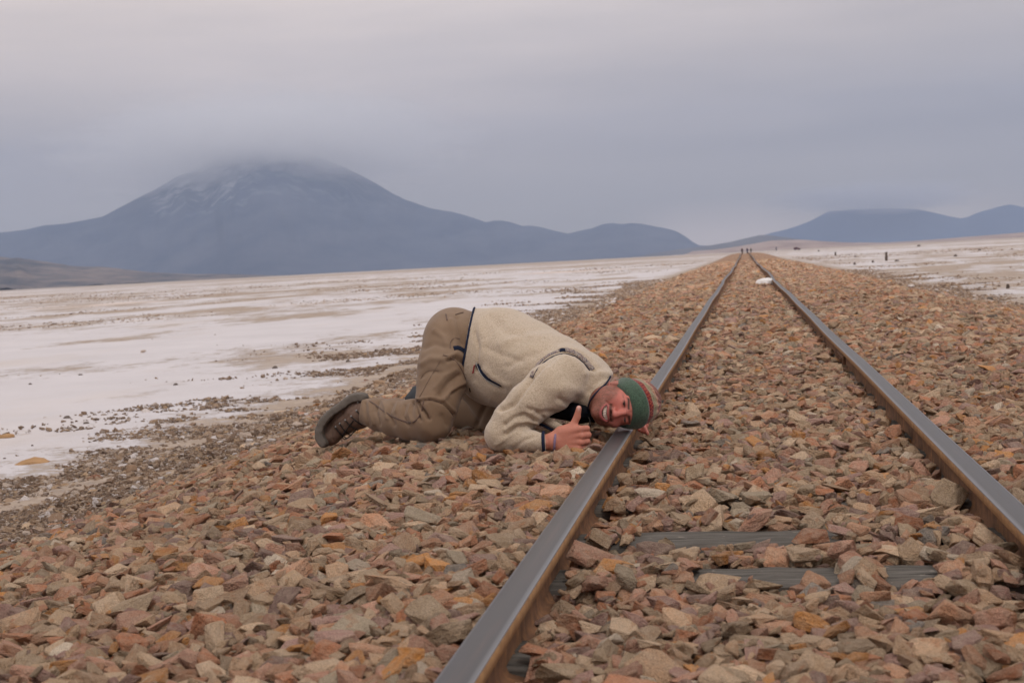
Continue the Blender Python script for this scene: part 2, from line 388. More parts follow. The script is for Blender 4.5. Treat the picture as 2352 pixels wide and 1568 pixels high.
# ------------------------------------------------------------------ railway track
track = empty('railway_track', (0, 0, 0))
tag(track, 'single rusty railway line with bright worn railheads running to the horizon', 'railway track')
HW = 0.034
prof = [(-HW + .012, 0.0), (0, 0.0015), (HW - .012, 0.0), (HW - .004, -.003), (HW, -.010), (HW - .001, -.030), (HW - .012, -.036), (.010, -.043), (.0075, -.055), (.0075, -.100),
        (.014, -.112), (.052, -.122), (.057, -.126), (.057, -.134), (-.057, -.134), (-.057, -.126), (-.052, -.122), (-.014, -.112), (-.0075, -.100), (-.0075, -.055), (-.010, -.043),
        (-HW + .012, -.036), (-HW + .001, -.030), (-HW, -.010), (-HW + .004, -.003)]
crown = [1, 1, 1, .75, .25, 0] + [0] * 16 + [0, .25, .75]
sidea = [0, 0, 0, 0, 1, 1, .3] + [0] * 14 + [.3, 1, 1, 0]
def wob(y, s):
    y = np.asarray(y, float); a = np.clip((y - 8) / 25, 0, 1)
    return a * (0.018 * np.sin(y * 0.31 + 1.1 * s) + 0.022 * np.sin(y * 0.093 + 2 + s)) + 0.004 * np.sin(y * 0.9 + s) * np.clip((y - 6) / 6, 0, 1)
def make_rail(x0, s):
    ys = np.concatenate([np.arange(-3, 30, 0.25), np.geomspace(30, 560, 120)])
    V = []; n = len(prof)
    for y in ys:
        dx = float(wob(y, s)); dz = float(rise(y)) - 0.006 * math.sin(y * 0.21 + s) * min(1, max(0, (y - 10) / 10))
        for (a, z) in prof: V.append((x0 + dx + a, y, z + dz))
    F = []
    for i in range(len(ys) - 1):
        for j in range(n):
            k = (j + 1) % n; F.append((i * n + j, i * n + k, (i + 1) * n + k, (i + 1) * n + j))
    me = mesh_np('rail', V, F)
    for nm, arr in (('crown', crown), ('side', sidea)):
        at = me.attributes.new(nm, 'FLOAT', 'POINT'); at.data.foreach_set('value', np.tile(np.array(arr, np.float32), len(ys)))
    o = add('rail', me, track, [M_RAIL])
    return o
rail_l = make_rail(-0.535, 0.0); rail_r = make_rail(0.535, 1.7)
rail_l['label'] = 'left rail that the man rests his head on'; rail_r['label'] = 'right rail with an open joint'

def bm_obj(name, bm, mats, parent=None, smooth=False):
    me = bpy.data.meshes.new(name); bmesh.ops.recalc_face_normals(bm, faces=bm.faces[:]); bm.to_mesh(me); bm.free()
    if smooth:
        for p in me.polygons: p.use_smooth = True
    return add(name, me, parent, mats)
def bx(bm, c, s, bev=0.0, rot=None, seg=1):
    r = bmesh.ops.create_cube(bm, size=1.0); vv = r['verts']
    for v in vv: v.co = Vector((v.co.x * s[0], v.co.y * s[1], v.co.z * s[2]))
    if bev > 0:
        es = list({e for v in vv for e in v.link_edges})
        rr = bmesh.ops.bevel(bm, geom=es, offset=bev, segments=seg, affect='EDGES', profile=0.6)
        vv = list({v for f in rr['faces'] for v in f.verts} | {v for v in vv if v.is_valid})
    for v in vv:
        p = v.co if rot is None else rot @ v.co
        v.co = p + Vector(c)
    return vv
# sleepers: near ones share one mesh of a split timber
def sleeper_mesh(seed):
    rr = random.Random(seed); bm = bmesh.new(); n = 26
    L, W, H = 1.9, 0.20, 0.13
    ring = [(-W/2, -H), (-W/2, -.008), (-W/2 + .008, 0), (-.012, 0.001), (-.006, -.006), (.0, 0.001), (W/2 - .008, 0), (W/2, -.008), (W/2, -H)]
    rows = []
    for i in range(n + 1):
        x = -L/2 + L * i / n
        rows.append([bm.verts.new((x, a + rr.uniform(-.003, .003), z + rr.uniform(-.0025, .0025))) for a, z in ring])
    for i in range(n):
        for j in range(len(ring)):
            k = (j + 1) % len(ring); bm.faces.new((rows[i][j], rows[i][k], rows[i+1][k], rows[i+1][j]))
    bm.faces.new(rows[0]); bm.faces.new(rows[-1][::-1])
    bmesh.ops.recalc_face_normals(bm, faces=bm.faces[:])
    me = bpy.data.meshes.new('sleeper'); bm.to_mesh(me); bm.free(); me.materials.append(M_WOOD); return me
SLP = [sleeper_mesh(k) for k in range(3)]
SLEEPER_Y = [2.05, 2.62, 3.20, 3.64, 4.17, 4.70, 5.15, 5.60, 6.05, 6.60, 7.15, 7.75, 8.45, 9.25, 9.9, 10.6, 11.3, 12.0, 12.7, 13.4, 14.2, 15.0, 15.8, 16.6, 17.4, 18.2, 19.0, 19.8]
sleepers = []
for i, y in enumerate(SLEEPER_Y):
    o = bpy.data.objects.new('sleeper', SLP[i % 3]); COL.objects.link(o); o.parent = track
    o.location = (random.uniform(-.03, .03), y, -0.098 - 0.0375 + random.uniform(-.004, .002)); o.location.z = -0.134 + (0.041 if i in (2, 3, 4) else 0.032)
    o.rotation_euler = (random.uniform(-.03, .03), 0, random.uniform(-.02, .02)); sleepers.append(o)
# rail foot spikes / clip blocks at each sleeper (all alike)
bm = bmesh.new(); bx(bm, (0, 0, 0.018), (0.04, 0.06, 0.018), 0.005); bx(bm, (0.0, 0.004, 0.028), (0.020, 0.022, 0.016), 0.004)
clip_me = bpy.data.meshes.new('rail_clip'); bm.to_mesh(clip_me); bm.free()
M_RUST = simple('rusted_iron', (0.16, 0.085, 0.05), 0.9, 60, 0.4, 0.5, 0.003)
clip_me.materials.append(M_RUST)
for i, y in enumerate(SLEEPER_Y[:9]):
    for sx, rz in ((-0.535 + 0.074, 0), (0.535 - 0.074, math.pi)):
        o = bpy.data.objects.new('rail_clip', clip_me); COL.objects.link(o); o.parent = track
        o.location = (sx, y + random.uniform(-.01, .01), -0.124); o.rotation_euler = (0, 0, rz)
# fishplate at the joint in the right rail
bm = bmesh.new(); yj = 9.3
bx(bm, (0.535 - 0.017, 0, -.078), (0.016, 0.52, 0.06), 0.004)
for k in (-.19, -.07, .07, .19): bx(bm, (0.535 - 0.031, k, -.078), (0.022, 0.03, 0.03), 0.004)
fp = bm_obj('fishplate', bm, [M_RUST], track); fp.location = (float(wob(yj, 1.7)), yj, float(rise(yj)))
print('track', round(time.time() - T0, 1))
# ------------------------------------------------------------------ ballast stones
def stone_mesh(seed, bev=0.05, n=13, name='stone', mat=None):
    rr = random.Random(seed); bm = bmesh.new()
    for i in range(n):
        th = rr.uniform(0, 2 * math.pi); z = rr.uniform(-1, 1); s = math.sqrt(1 - z * z)
        v = Vector((math.cos(th) * s, math.sin(th) * s, z))
        e = 0.55                                        # towards a box: broken, angular rock
        v = Vector([math.copysign(abs(c) ** e, c) for c in v]) * rr.uniform(0.82, 1.0)
        bm.verts.new(v)
    r = bmesh.ops.convex_hull(bm, input=bm.verts[:])
    bmesh.ops.delete(bm, geom=[g for g in r['geom_interior'] if isinstance(g, bmesh.types.BMVert)], context='VERTS')
    bmesh.ops.dissolve_limit(bm, angle_limit=0.30, verts=bm.verts[:], edges=bm.edges[:])
    if bev: bmesh.ops.bevel(bm, geom=bm.edges[:], offset=bev, segments=1, affect='EDGES', profile=0.5, clamp_overlap=True)
    for v in bm.verts: v.co += Vector([rr.uniform(-1, 1) for _ in range(3)]) * 0.018
    bmesh.ops.triangulate(bm, faces=bm.faces[:])
    if bev:
        bmesh.ops.subdivide_edges(bm, edges=[e for e in bm.edges if e.calc_length() > 0.35], cuts=1)
        bmesh.ops.triangulate(bm, faces=bm.faces[:])
        cc_ = np.array([v.co[:] for v in bm.verts]); dd_ = 0.075 * vnoise(cc_ + seed, 2.3, seed, 2, .6)
        for v, d_ in zip(bm.verts, dd_): v.co *= 1 + float(d_)
    bmesh.ops.recalc_face_normals(bm, faces=bm.faces[:])
    co = np.array([v.co[:] for v in bm.verts]); lo, hi = co.min(0), co.max(0)
    for v in bm.verts: v.co = Vector(((np.array(v.co) - lo) / (hi - lo) - 0.5))
    me = bpy.data.meshes.new(name); bm.to_mesh(me); bm.free()
    me.materials.append(mat or M_STONE); return me
NSH = 36
LIB = [stone_mesh(100 + k, 0.035 + 0.03 * (k % 3), 10 + k % 6) for k in range(NSH)]
libcol = bpy.data.collections.new('stone_shapes')
for k, me in enumerate(LIB):
    o = bpy.data.objects.new('stone_shape_%02d' % k, me); libcol.objects.link(o)

def scatter(name, P, E, S, I, coll, parent=None):
    """points carrying rotation, scale and shape index; geometry nodes put one shape on each"""
    me = bpy.data.meshes.new(name); n = len(P)
    me.vertices.add(n); me.vertices.foreach_set('co', np.asarray(P, np.float32).ravel())
    for nm, arr in (('rot', E), ('scl', S)):
        a = me.attributes.new(nm, 'FLOAT_VECTOR', 'POINT'); a.data.foreach_set('vector', np.asarray(arr, np.float32).ravel())
    a = me.attributes.new('idx', 'INT', 'POINT'); a.data.foreach_set('value', np.asarray(I, np.int32))
    o = add(name, me, parent)
    ng = bpy.data.node_groups.new(name + '_nodes', 'GeometryNodeTree')
    ng.interface.new_socket('Geometry', in_out='INPUT', socket_type='NodeSocketGeometry'); ng.interface.new_socket('Geometry', in_out='OUTPUT', socket_type='NodeSocketGeometry')
    N = ng.nodes; L = ng.links
    gi = N.new('NodeGroupInput'); go = N.new('NodeGroupOutput'); ip = N.new('GeometryNodeInstanceOnPoints'); mp = N.new('GeometryNodeMeshToPoints')
    ci = N.new('GeometryNodeCollectionInfo'); ci.inputs['Collection'].default_value = coll; ci.inputs['Separate Children'].default_value = True; ci.inputs['Reset Children'].default_value = True
    def attr(nm, t):
        a = N.new('GeometryNodeInputNamedAttribute'); a.data_type = t; a.inputs['Name'].default_value = nm
        return next(s for s in a.outputs if s.enabled and s.name == 'Attribute')
    L.new(gi.outputs[0], mp.inputs['Mesh']); L.new(mp.outputs[0], ip.inputs['Points']); L.new(ci.outputs[0], ip.inputs['Instance'])
    ip.inputs['Pick Instance'].default_value = True
    L.new(attr('idx', 'INT'), ip.inputs['Instance Index']); L.new(attr('scl', 'FLOAT_VECTOR'), ip.inputs['Scale'])
    er = N.new('FunctionNodeEulerToRotation'); L.new(attr('rot', 'FLOAT_VECTOR'), er.inputs[0]); L.new(er.outputs[0], ip.inputs['Rotation'])
    L.new(ip.outputs[0], go.inputs[0])
    m = o.modifiers.new('stones', 'NODES'); m.node_group = ng
    return o

# exposed stretches of sleeper tops: (y, x0, x1, share of stones kept)
BARE = [(3.20, -.22, .12, .0), (3.20, .20, .33, .0), (3.64, -.38, .14, .0), (4.17, -.26, .24, .35), (6.05, -.26, .04, .15), (8.45, -.25, .0, .2), (9.25, -.2, .1, .2)]
def bare(x, y):
    for (yy, a, c, k) in BARE:
        if a < x < c and -0.118 < y - yy < 0.112: return k
    return 1.0
def pile(x0, x1, y0, y1, cell, lmean, count, seed, persp=0.0):
    r = np.random.default_rng(seed)
    nx, ny = int((x1 - x0) / cell) + 1, int((y1 - y0) / cell) + 1
    xs = x0 + np.arange(nx) * cell; ys = y0 + np.arange(ny) * cell
    XX, YY = np.meshgrid(xs, ys, indexing='ij')
    T = bed(XX, YY); H = T - 0.038
    for y in SLEEPER_Y:
        zt = sleepers[SLEEPER_Y.index(y)].location.z
        H = np.where((np.abs(YY - y) < 0.1) & (np.abs(XX) < 0.95), np.maximum(H, zt), H)
    for y in SLEEPER_Y:
        zt = sleepers[SLEEPER_Y.index(y)].location.z
        T = np.where((np.abs(YY - y) < 0.14) & (np.abs(XX) < 0.50), np.maximum(T, zt + 0.016), T)
    for (yy, a_, c_, k_) in BARE:
        if k_ < .3: T = np.where((XX > a_ - .03) & (XX < c_ + .03) & (YY > yy - 0.34) & (YY < yy - 0.10), T - 0.010, T)
    T = T.astype(np.float32); H = H.astype(np.float32)
    px = r.uniform(x0, x1, count)
    if persp > 0:                                        # a little denser close to the camera
        u = r.uniform(0, 1, count); py = y0 + (y1 - y0) * u ** (1 + persp)
    else: py = r.uniform(y0, y1, count)
    Ls = np.clip(np.exp(r.normal(math.log(lmean), 0.40, count)), lmean * 0.32, lmean * 2.6)
    # finest first at the bottom, biggest late on the top for a share of them
    Wr = r.uniform(0.52, 0.95, count); Tr = r.uniform(0.26, 0.62, count)
    az = r.uniform(0, math.pi, count); keepr = r.uniform(0, 1, count)
    tilt = r.normal(0, 0.24, (count, 2)); yaw = r.uniform(0, 2 * math.pi, count)
    out = []
    ca, sa = np.cos(az), np.sin(az)
    dens = np.clip((3.35 - np.abs(px - 0.05)) / 0.75, 0.0, 1.0)
    dens = np.where(px > 0, np.clip((4.4 - px) / 1.0, 0, 1), np.clip((px + 3.05) / 0.7, 0.0, 1.0))
    for i in range(count):
        x, y, L = px[i], py[i], Ls[i]
        if dens[i] < 1 and keepr[i] > dens[i] * 0.9 + 0.03: continue
        ax = abs(x); W = L * Wr[i]; rad = max(L * 0.5 * abs(ca[i]), W * 0.5 * abs(sa[i]))
        if abs(ax - 0.535) < 0.038 + rad * 0.85 : continue
        kb = bare(x, y)
        if kb < 1 and keepr[i] > kb: continue
        a, bb_ = L * 0.5, W * 0.5
        k = int(a / cell) + 1
        ci, cj = int((x - x0) / cell + .5), int((y - y0) / cell + .5)
        i0, i1, j0, j1 = ci - k, ci + k + 1, cj - k, cj + k + 1
        if i0 < 0 or j0 < 0 or i1 > nx or j1 > ny: continue
        dx = XX[i0:i1, j0:j1] - x; dy = YY[i0:i1, j0:j1] - y
        q = ((dx * ca[i] + dy * sa[i]) / a) ** 2 + ((-dx * sa[i] + dy * ca[i]) / bb_) ** 2
        ins = q < 1.0
        h = H[i0:i1, j0:j1]; hv = h[ins]
        if hv.size < 2: continue
        rest = 0.45 * hv.max() + 0.55 * hv.mean()
        tk = L * Tr[i]
        tol = 0.006 if keepr[i] < 0.86 else 0.018
        if rest + tk * 0.62 > T[ci, cj] + tol + 0.10 * L: continue
        dxi, dyi = dx[ins], dy[ins]; hm = hv - hv.mean()
        gxs = float((hm * dxi).sum() / ((dxi * dxi).sum() + 1e-6)); gys = float((hm * dyi).sum() / ((dyi * dyi).sum() + 1e-6))
        gxs = max(-.7, min(.7, gxs)) * .75 + tilt[i, 0]; gys = max(-.7, min(.7, gys)) * .75 + tilt[i, 1]
        nrm = Vector((-gxs, -gys, 1.0)).normalized()
        zc = rest + tk * 0.40
        top = zc + tk * 0.42 * np.sqrt(np.clip(1 - q, 0, 1)) + gxs * dx + gys * dy
        H[i0:i1, j0:j1] = np.where(ins, np.maximum(h, top), h)
        t = Vector((ca[i], sa[i], 0)); t = (t - nrm * t.dot(nrm)).normalized(); s_ = nrm.cross(t)
        e = Matrix((t, s_, nrm)).transposed().to_euler()
        out.append((x, y, zc, e.x, e.y, e.z, L, W, tk))
    return np.array(out)
t1 = time.time()
A = pile(-4.3, 4.9, 1.55, 9.5, 0.007, 0.037, 330000, 1, 0.25)
print('pile A', len(A), round(time.time() - t1, 1)); t1 = time.time()
B = pile(-4.3, 4.9, 9.5, 26, 0.012, 0.050, 220000, 2)
print('pile B', len(B), round(time.time() - t1, 1))
# far stones: plain random cover, still real geometry
nC = 125000
cx_ = rng.uniform(-3.6, 4.2, nC); cyy = 26 + (95 - 26) * rng.uniform(0, 1, nC) ** 1.25
Lc = np.clip(np.exp(rng.normal(math.log(0.080), 0.3, nC)), 0.04, 0.17) * (1 + (cyy - 26) / 90)
ok = (np.abs(np.abs(cx_) - 0.535) > 0.04 + Lc * 0.45) & (rng.uniform(0, 1, nC) < np.where(cx_ > 0, np.clip((4.4 - cx_) / 1.0, 0.05, 1), np.clip((cx_ + 3.05) / 0.7, 0.04, 1)))
cx_, cyy, Lc = cx_[ok], cyy[ok], Lc[ok]; nC = len(cx_)
Cc = np.stack([cx_, cyy, bed(cx_, cyy) - 0.018 + rng.uniform(-.012, .008, nC), rng.normal(0, .2, nC), rng.normal(0, .2, nC), rng.uniform(0, 6.28, nC), Lc, Lc * .75, Lc * rng.uniform(.22, .36, nC)], -1)
ALL = np.concatenate([A, B, Cc])
S = ALL[:, 6:9] * np.array([1.17, 1.17, 1.22])
# the 300 that show largest in the photograph become objects of their own
pp = w2px(ALL[:, :3]); size = ALL[:, 6] * FPX / pp[:, 2]
topness = ALL[:, 2] + 0.25 * ALL[:, 8] - bed(ALL[:, 0], ALL[:, 1])
inview = (pp[:, 0] > 5) & (pp[:, 0] < 2347) & (pp[:, 1] > 600) & (pp[:, 1] < 1585)
score = np.where(inview & (topness > -0.014), size, 0)
order = np.argsort(-score)[:300]
idx = rng.integers(0, NSH, len(ALL))
for q_ in order:
    o = bpy.data.objects.new('stone', LIB[idx[q_]]); COL.objects.link(o); o.parent = bedo
    o.location = ALL[q_, :3]; o.rotation_euler = ALL[q_, 3:6]; o.scale = S[q_]
rest_ = np.ones(len(ALL), bool); rest_[order] = False
st = scatter('ballast_stones', ALL[rest_, :3], ALL[rest_, 3:6], S[rest_], idx[rest_], libcol, bedo)
st.data.materials.append(M_STONE); st['kind'] = 'stuff'; st['label'] = 'mass of crushed tan and reddish ballast stones'
print('stones', len(ALL), round(time.time() - T0, 1))
# ------------------------------------------------------------------ mountains, hills, haze
def interp_profile(pts):
    az, te = [], []
    for px, py in pts:
        d = ray(px, py); az.append(math.atan2(d[0], d[1])); te.append(d[2] / math.hypot(d[0], d[1]))
    return np.array(az), np.array(te)
def range_mesh(name, pts, D, depth, mat, left_tail, right_tail, spur=0.16, seed=0, fine=0.004, nphi=620, parent=None, sharp=1.25):
    az, te = interp_profile(pts)
    az = np.concatenate([[a for a, _ in left_tail], az, [a for a, _ in right_tail]]); te = np.concatenate([[t for _, t in left_tail], te, [t for _, t in right_tail]])
    o_ = np.argsort(az); az, te = az[o_], te[o_]
    phi = np.linspace(az[0], az[-1], nphi)
    rows = np.concatenate([np.linspace(-1, 0, 22), np.linspace(0, 1, 12)[1:]])
    PH, TT = np.meshgrid(phi, rows, indexing='ij')
    H = np.interp(PH, az, te) * D
    H = np.maximum(H, 0.0)
    rr = D + depth * TT * np.where(TT < 0, 0.5 + 0.9 * H / (H.max() + 1), 1.0)
    g = np.clip(1 - np.abs(TT), 0, 1) ** sharp
    x, y = np.sin(PH) * rr, np.cos(PH) * rr
    sp = vnoise2(x, y, 1 / (D * 0.035), 40 + seed, 5, 0.55)
    rid = 1 - np.abs(vnoise2(PH * D, TT * depth * 0.25, 1 / (D * 0.022), 50 + seed, 4, 0.55)) * 1.6
    z = H * g * (1 + spur * (rid - 0.55) * np.clip(np.abs(TT) * 3, 0, 1)) + H * fine * sp * 4
    z = z + 0.634 * g - 1.5 * (1 - np.clip(g * 6, 0, 1)) - 0.4
    me = mesh_np(name, np.stack([x, y, z], -1).reshape(-1, 3), grid_faces(nphi, len(rows)))
    return add(name, me, parent, [mat])
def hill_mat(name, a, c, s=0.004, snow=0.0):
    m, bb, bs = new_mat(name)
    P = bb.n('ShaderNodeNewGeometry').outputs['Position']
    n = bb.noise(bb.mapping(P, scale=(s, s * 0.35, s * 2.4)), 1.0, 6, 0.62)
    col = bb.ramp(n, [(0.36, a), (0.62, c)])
    if snow > 0:
        z = bb.n('ShaderNodeSeparateXYZ', Vector=P).outputs['Z']
        n2 = bb.noise(bb.mapping(P, scale=(0.0042, 0.0042, 0.0016)), 1.0, 6, 0.68)
        f = bb.ramp(bb.math('ADD', bb.math('MULTIPLY', z, 1 / 900.0), bb.math('MULTIPLY', n2, 1.5)), [(0.0, 0.0), (0.5, 0.0), (1.0, 0.0)])
        f = bb.math('MULTIPLY', bb.math('SUBTRACT', bb.math('ADD', bb.math('MULTIPLY', z, 1 / 900.0), bb.math('MULTIPLY', n2, 1.1)), 1.20), 4.0, clamp=True)
        r0, r1 = ray(330, 450), ray(600, 400)
        sx_ = bb.n('ShaderNodeSeparateXYZ', Vector=P); q_ = bb.math('DIVIDE', sx_.outputs['X'], sx_.outputs['Y'])
        mk = bb.math('MULTIPLY', bb.math('SUBTRACT', q_, r0[0] / r0[1]), 1 / (r1[0] / r1[1] - r0[0] / r0[1]))
        mk = bb.ramp(mk, [(0.0, 0.0), (0.15, 1.0), (0.75, 1.0), (1.0, 0.25)])
        st_ = bb.noise(bb.mapping(P, scale=(0.0075, 0.0075, 0.0014), rot=(0, 0.5, 0)), 1.0, 5, 0.6)
        f = bb.math('MULTIPLY', bb.math('MULTIPLY', mk, bb.ramp(st_, [(0.50, 0.0), (0.66, 1.0)])), bb.ramp(bb.math('MULTIPLY', z, 1 / 1000.0), [(0.36, 0.0), (0.52, 1.0)]))
        col = bb.mix(bb.math('MULTIPLY', f, snow), col, (0.66, 0.67, 0.69))
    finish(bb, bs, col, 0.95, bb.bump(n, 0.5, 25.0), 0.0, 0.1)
    return m
MAIN = [(0, 535), (30, 531), (60, 527), (80, 522), (100, 517), (150, 513), (190, 506), (235, 497), (262, 483), (290, 468), (320, 452), (345, 440), (375, 424), (400, 408), (430, 396), (470, 380),
        (500, 362), (540, 344), (570, 334), (600, 330), (650, 335), (700, 349), (740, 362), (760, 370), (800, 387), (830, 402), (860, 418), (900, 443), (930, 458), (950, 465), (985, 478), (1010, 483),
        (1040, 487), (1065, 493), (1090, 501), (1118, 511), (1130, 507), (1150, 506), (1175, 511), (1200, 519), (1220, 518), (1240, 521), (1280, 531), (1305, 536), (1330, 530), (1360, 524), (1385, 514),
        (1405, 512), (1430, 515), (1450, 512), (1475, 514), (1500, 519), (1530, 524), (1555, 531), (1575, 543), (1592, 556), (1606, 563), (1640, 565), (1700, 573)]
range_mesh('mountain', MAIN, 10500, 3000, hill_mat('mountain_rock_haze_blue', (0.035, 0.055, 0.098), (0.080, 0.095, 0.135), 0.0025, 0.42),  # blue of the distance haze is mixed into the rock colour
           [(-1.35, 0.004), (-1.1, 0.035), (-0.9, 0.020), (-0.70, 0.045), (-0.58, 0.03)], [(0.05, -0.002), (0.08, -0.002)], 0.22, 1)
mt = bpy.data.objects['mountain']; tag(mt, 'broad blue volcano on the left with its summit lost in cloud', kind='structure')
RIGHT = [(1730, 548), (1750, 541), (1775, 534), (1800, 528), (1825, 521), (1850, 512), (1868, 504), (1880, 497), (1905, 485), (1960, 481), (2020, 479), (2070, 479), (2110, 481), (2150, 490), (2180, 497), (2205, 502), (2222, 499),
         (2235, 493), (2250, 487), (2275, 480), (2295, 474), (2320, 469), (2335, 472), (2352, 476)]
range_mesh('distant_mountains', RIGHT, 12600, 900, hill_mat('far_rock_haze_blue', (0.040, 0.080, 0.160), (0.055, 0.100, 0.185), 0.0025),  # bluer still: distance haze painted into this rock too
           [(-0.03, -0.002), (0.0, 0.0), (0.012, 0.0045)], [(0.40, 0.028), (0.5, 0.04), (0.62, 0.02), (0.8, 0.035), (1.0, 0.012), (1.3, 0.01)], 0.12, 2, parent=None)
tag(bpy.data.objects['distant_mountains'], 'pale blue mountains on the right, flat topped beside a peak', kind='structure')
NEARR = [(1560, 572), (1600, 568), (1640, 562), (1680, 555), (1700, 550), (1722, 545), (1745, 540), (1765, 540), (1790, 543), (1820, 547), (1860, 552), (1900, 556), (1960, 560)]
range_mesh('dark_ridge', NEARR, 8600, 900, hill_mat('ridge_rock', (0.07, 0.062, 0.06), (0.11, 0.10, 0.095), 0.004),
           [(-0.10, -0.002)], [(0.22, -0.002), (0.3, -0.002)], 0.12, 3)
tag(bpy.data.objects['dark_ridge'], 'low dark ridge behind the end of the track', kind='structure')
LOWL = [(0, 593), (40, 594), (80, 600), (130, 607), (180, 611), (230, 613), (290, 619), (340, 624), (390, 626), (450, 630), (520, 629), (580, 631), (640, 632), (700, 634), (800, 631), (900, 625), (1000, 618)]
range_mesh('foothills', LOWL, 4300, 1500, hill_mat('foothill_scrub', (0.060, 0.066, 0.080), (0.20, 0.165, 0.150), 0.010),
           [(-1.35, 0.004), (-1.0, 0.02), (-0.75, 0.01), (-0.6, 0.028), (-0.50, 0.02)], [(-0.05, -0.003)], 0.5, 4, 0.05)
tag(bpy.data.objects['foothills'], 'tan and grey foothills at the far left edge of the salt flat', kind='structure')
LOWR = [(1590, 577), (1640, 573), (1700, 565), (1745, 556), (1775, 552), (1840, 551), (1900, 554), (1960, 556), (2030, 557), (2100, 553), (2160, 549), (2220, 544), (2280, 539), (2352, 533)]
range_mesh('low_hills', LOWR, 5200, 1500, hill_mat('low_hill_scrub', (0.26, 0.185, 0.155), (0.42, 0.32, 0.27), 0.006),
           [(-0.05, -0.003)], [(0.42, 0.008), (0.6, 0.012), (0.8, 0.006), (1.2, 0.009)], 0.3, 5, 0.05)
tag(bpy.data.objects['low_hills'], 'flat pinkish brown hills behind the right side of the salt flat', kind='structure')

def vol_mat(name, color, dens, build=None, aniso=0.0):
    m = bpy.data.materials.new(name); m.use_nodes = True; nt = m.node_tree; nt.nodes.clear(); bb = NB(nt)
    v = bb.n('ShaderNodeVolumePrincipled'); out = bb.n('ShaderNodeOutputMaterial'); nt.links.new(v.outputs[0], out.inputs['Volume'])
    v.inputs['Color'].default_value = (*color, 1); v.inputs['Anisotropy'].default_value = aniso
    bb.set(v.inputs['Density'], build(bb) if build else dens)
    return m
bm = bmesh.new(); bx(bm, (0, 0, 0), (28400, 28400, 1420))
hz = bm_obj('haze', bm, [vol_mat('haze_air', (0.47, 0.58, 0.79), 8.6e-5)]); hz.location = (0, 0, 710 - 4.0); hz['kind'] = 'stuff'
hz['label'] = 'thin bluish air haze over the whole plain'
# cloud wrapped round the summit
sm = ray(620, 372); D0 = 10300; scx, scy = sm[0] / math.hypot(sm[0], sm[1]) * D0, sm[1] / math.hypot(sm[0], sm[1]) * D0
bm = bmesh.new(); bmesh.ops.create_icosphere(bm, subdivisions=4, radius=1.0)
CZ, RX, RY, RZ = 925, 1700, 1900, 440
for v in bm.verts: v.co = Vector((v.co.x * RX, v.co.y * RY, v.co.z * RZ))
def cloud_density(bb):
    t = bb.n('ShaderNodeTexCoord').outputs['Object']
    u = bb.mapping(t, scale=(1 / RX, 1 / RY, 1 / RZ))
    r = bb.n('ShaderNodeVectorMath', operation='LENGTH'); bb.set(r.inputs[0], u)
    n = bb.noise(bb.mapping(t, scale=(0.0016, 0.0016, 0.0075)), 1.0, 4, 0.6)
    f = bb.math('SUBTRACT', bb.math('SUBTRACT', 1.0, r.outputs['Value']), bb.math('MULTIPLY', bb.math('SUBTRACT', n, 0.42), 1.1))
    return bb.math('MULTIPLY', bb.math('POWER', bb.math('MAXIMUM', f, 0.0), 1.5), 0.0070)
cl = bm_obj('summit_cloud', bm, [vol_mat('summit_mist', (1.0, 0.995, 0.99), 0, cloud_density)], smooth=True); cl.location = (scx, scy, CZ); cl['kind'] = 'stuff'
cl['label'] = 'soft grey cloud hiding the volcano summit'
sm2 = ray(2010, 470); D1 = 12300; CZ2 = 520; RX, RY, RZ = 1150, 1000, 170
bm = bmesh.new(); bmesh.ops.create_icosphere(bm, subdivisions=4, radius=1.0)
for v in bm.verts: v.co = Vector((v.co.x * RX, v.co.y * RY, v.co.z * RZ))
zr = (ray(2000, 474)[2] / math.hypot(*ray(2000, 474)[:2])) * D1 + 70
cl2 = bm_obj('ridge_cloud', bm, [vol_mat('ridge_mist', (0.72, 0.74, 0.78), 0, cloud_density)], smooth=True)
cl2.location = (sm2[0] / math.hypot(sm2[0], sm2[1]) * D1, sm2[1] / math.hypot(sm2[0], sm2[1]) * D1, zr); cl2['kind'] = 'stuff'; cl2['label'] = 'flat grey cloud resting on the right hand mountain'

# ------------------------------------------------------------------ things out on the plain
M_POST = simple('old_post_wood', (0.10, 0.075, 0.06), 0.95, 20, 0.35, 0.6, 0.01)
M_DARKROCK = simple('dark_stone', (0.13, 0.105, 0.09), 0.95, 12, 0.35, 0.7, 0.02)
M_OCHRE = simple('ochre_earth', (0.40, 0.24, 0.12), 0.95, 9, 0.3, 0.8, 0.03)
m, bb, bs = new_mat('brown_salt_crust'); M_CRUST = m
rr_ = bb.n('ShaderNodeObjectInfo').outputs['Random']; t = bb.n('ShaderNodeTexCoord').outputs['Object']; n_ = bb.noise(t, 3.0, 4, .65)
c_ = bb.ramp(rr_, [(0, (0.27, 0.18, 0.12)), (0.30, (0.38, 0.265, 0.18)), (0.55, (0.20, 0.135, 0.095)), (0.72, (0.54, 0.43, 0.35)), (0.86, (0.68, 0.61, 0.58)), (0.93, (0.46, 0.31, 0.19))], 'CONSTANT')
c_ = bb.mix(bb.ramp(n_, [(0.50, 0.0), (0.66, 0.6)]), c_, (0.66, 0.58, 0.53)); finish(bb, bs, c_, 0.95, bb.bump(n_, 0.8, 0.05), 0, .1)
M_SALTROCK = simple('lump_of_salt', (0.82, 0.79, 0.77), 0.7, 14, 0.08, 0.5, 0.01)
def salt_xy(px, py, z=Z_SALT): return on_plane(px, py, z)
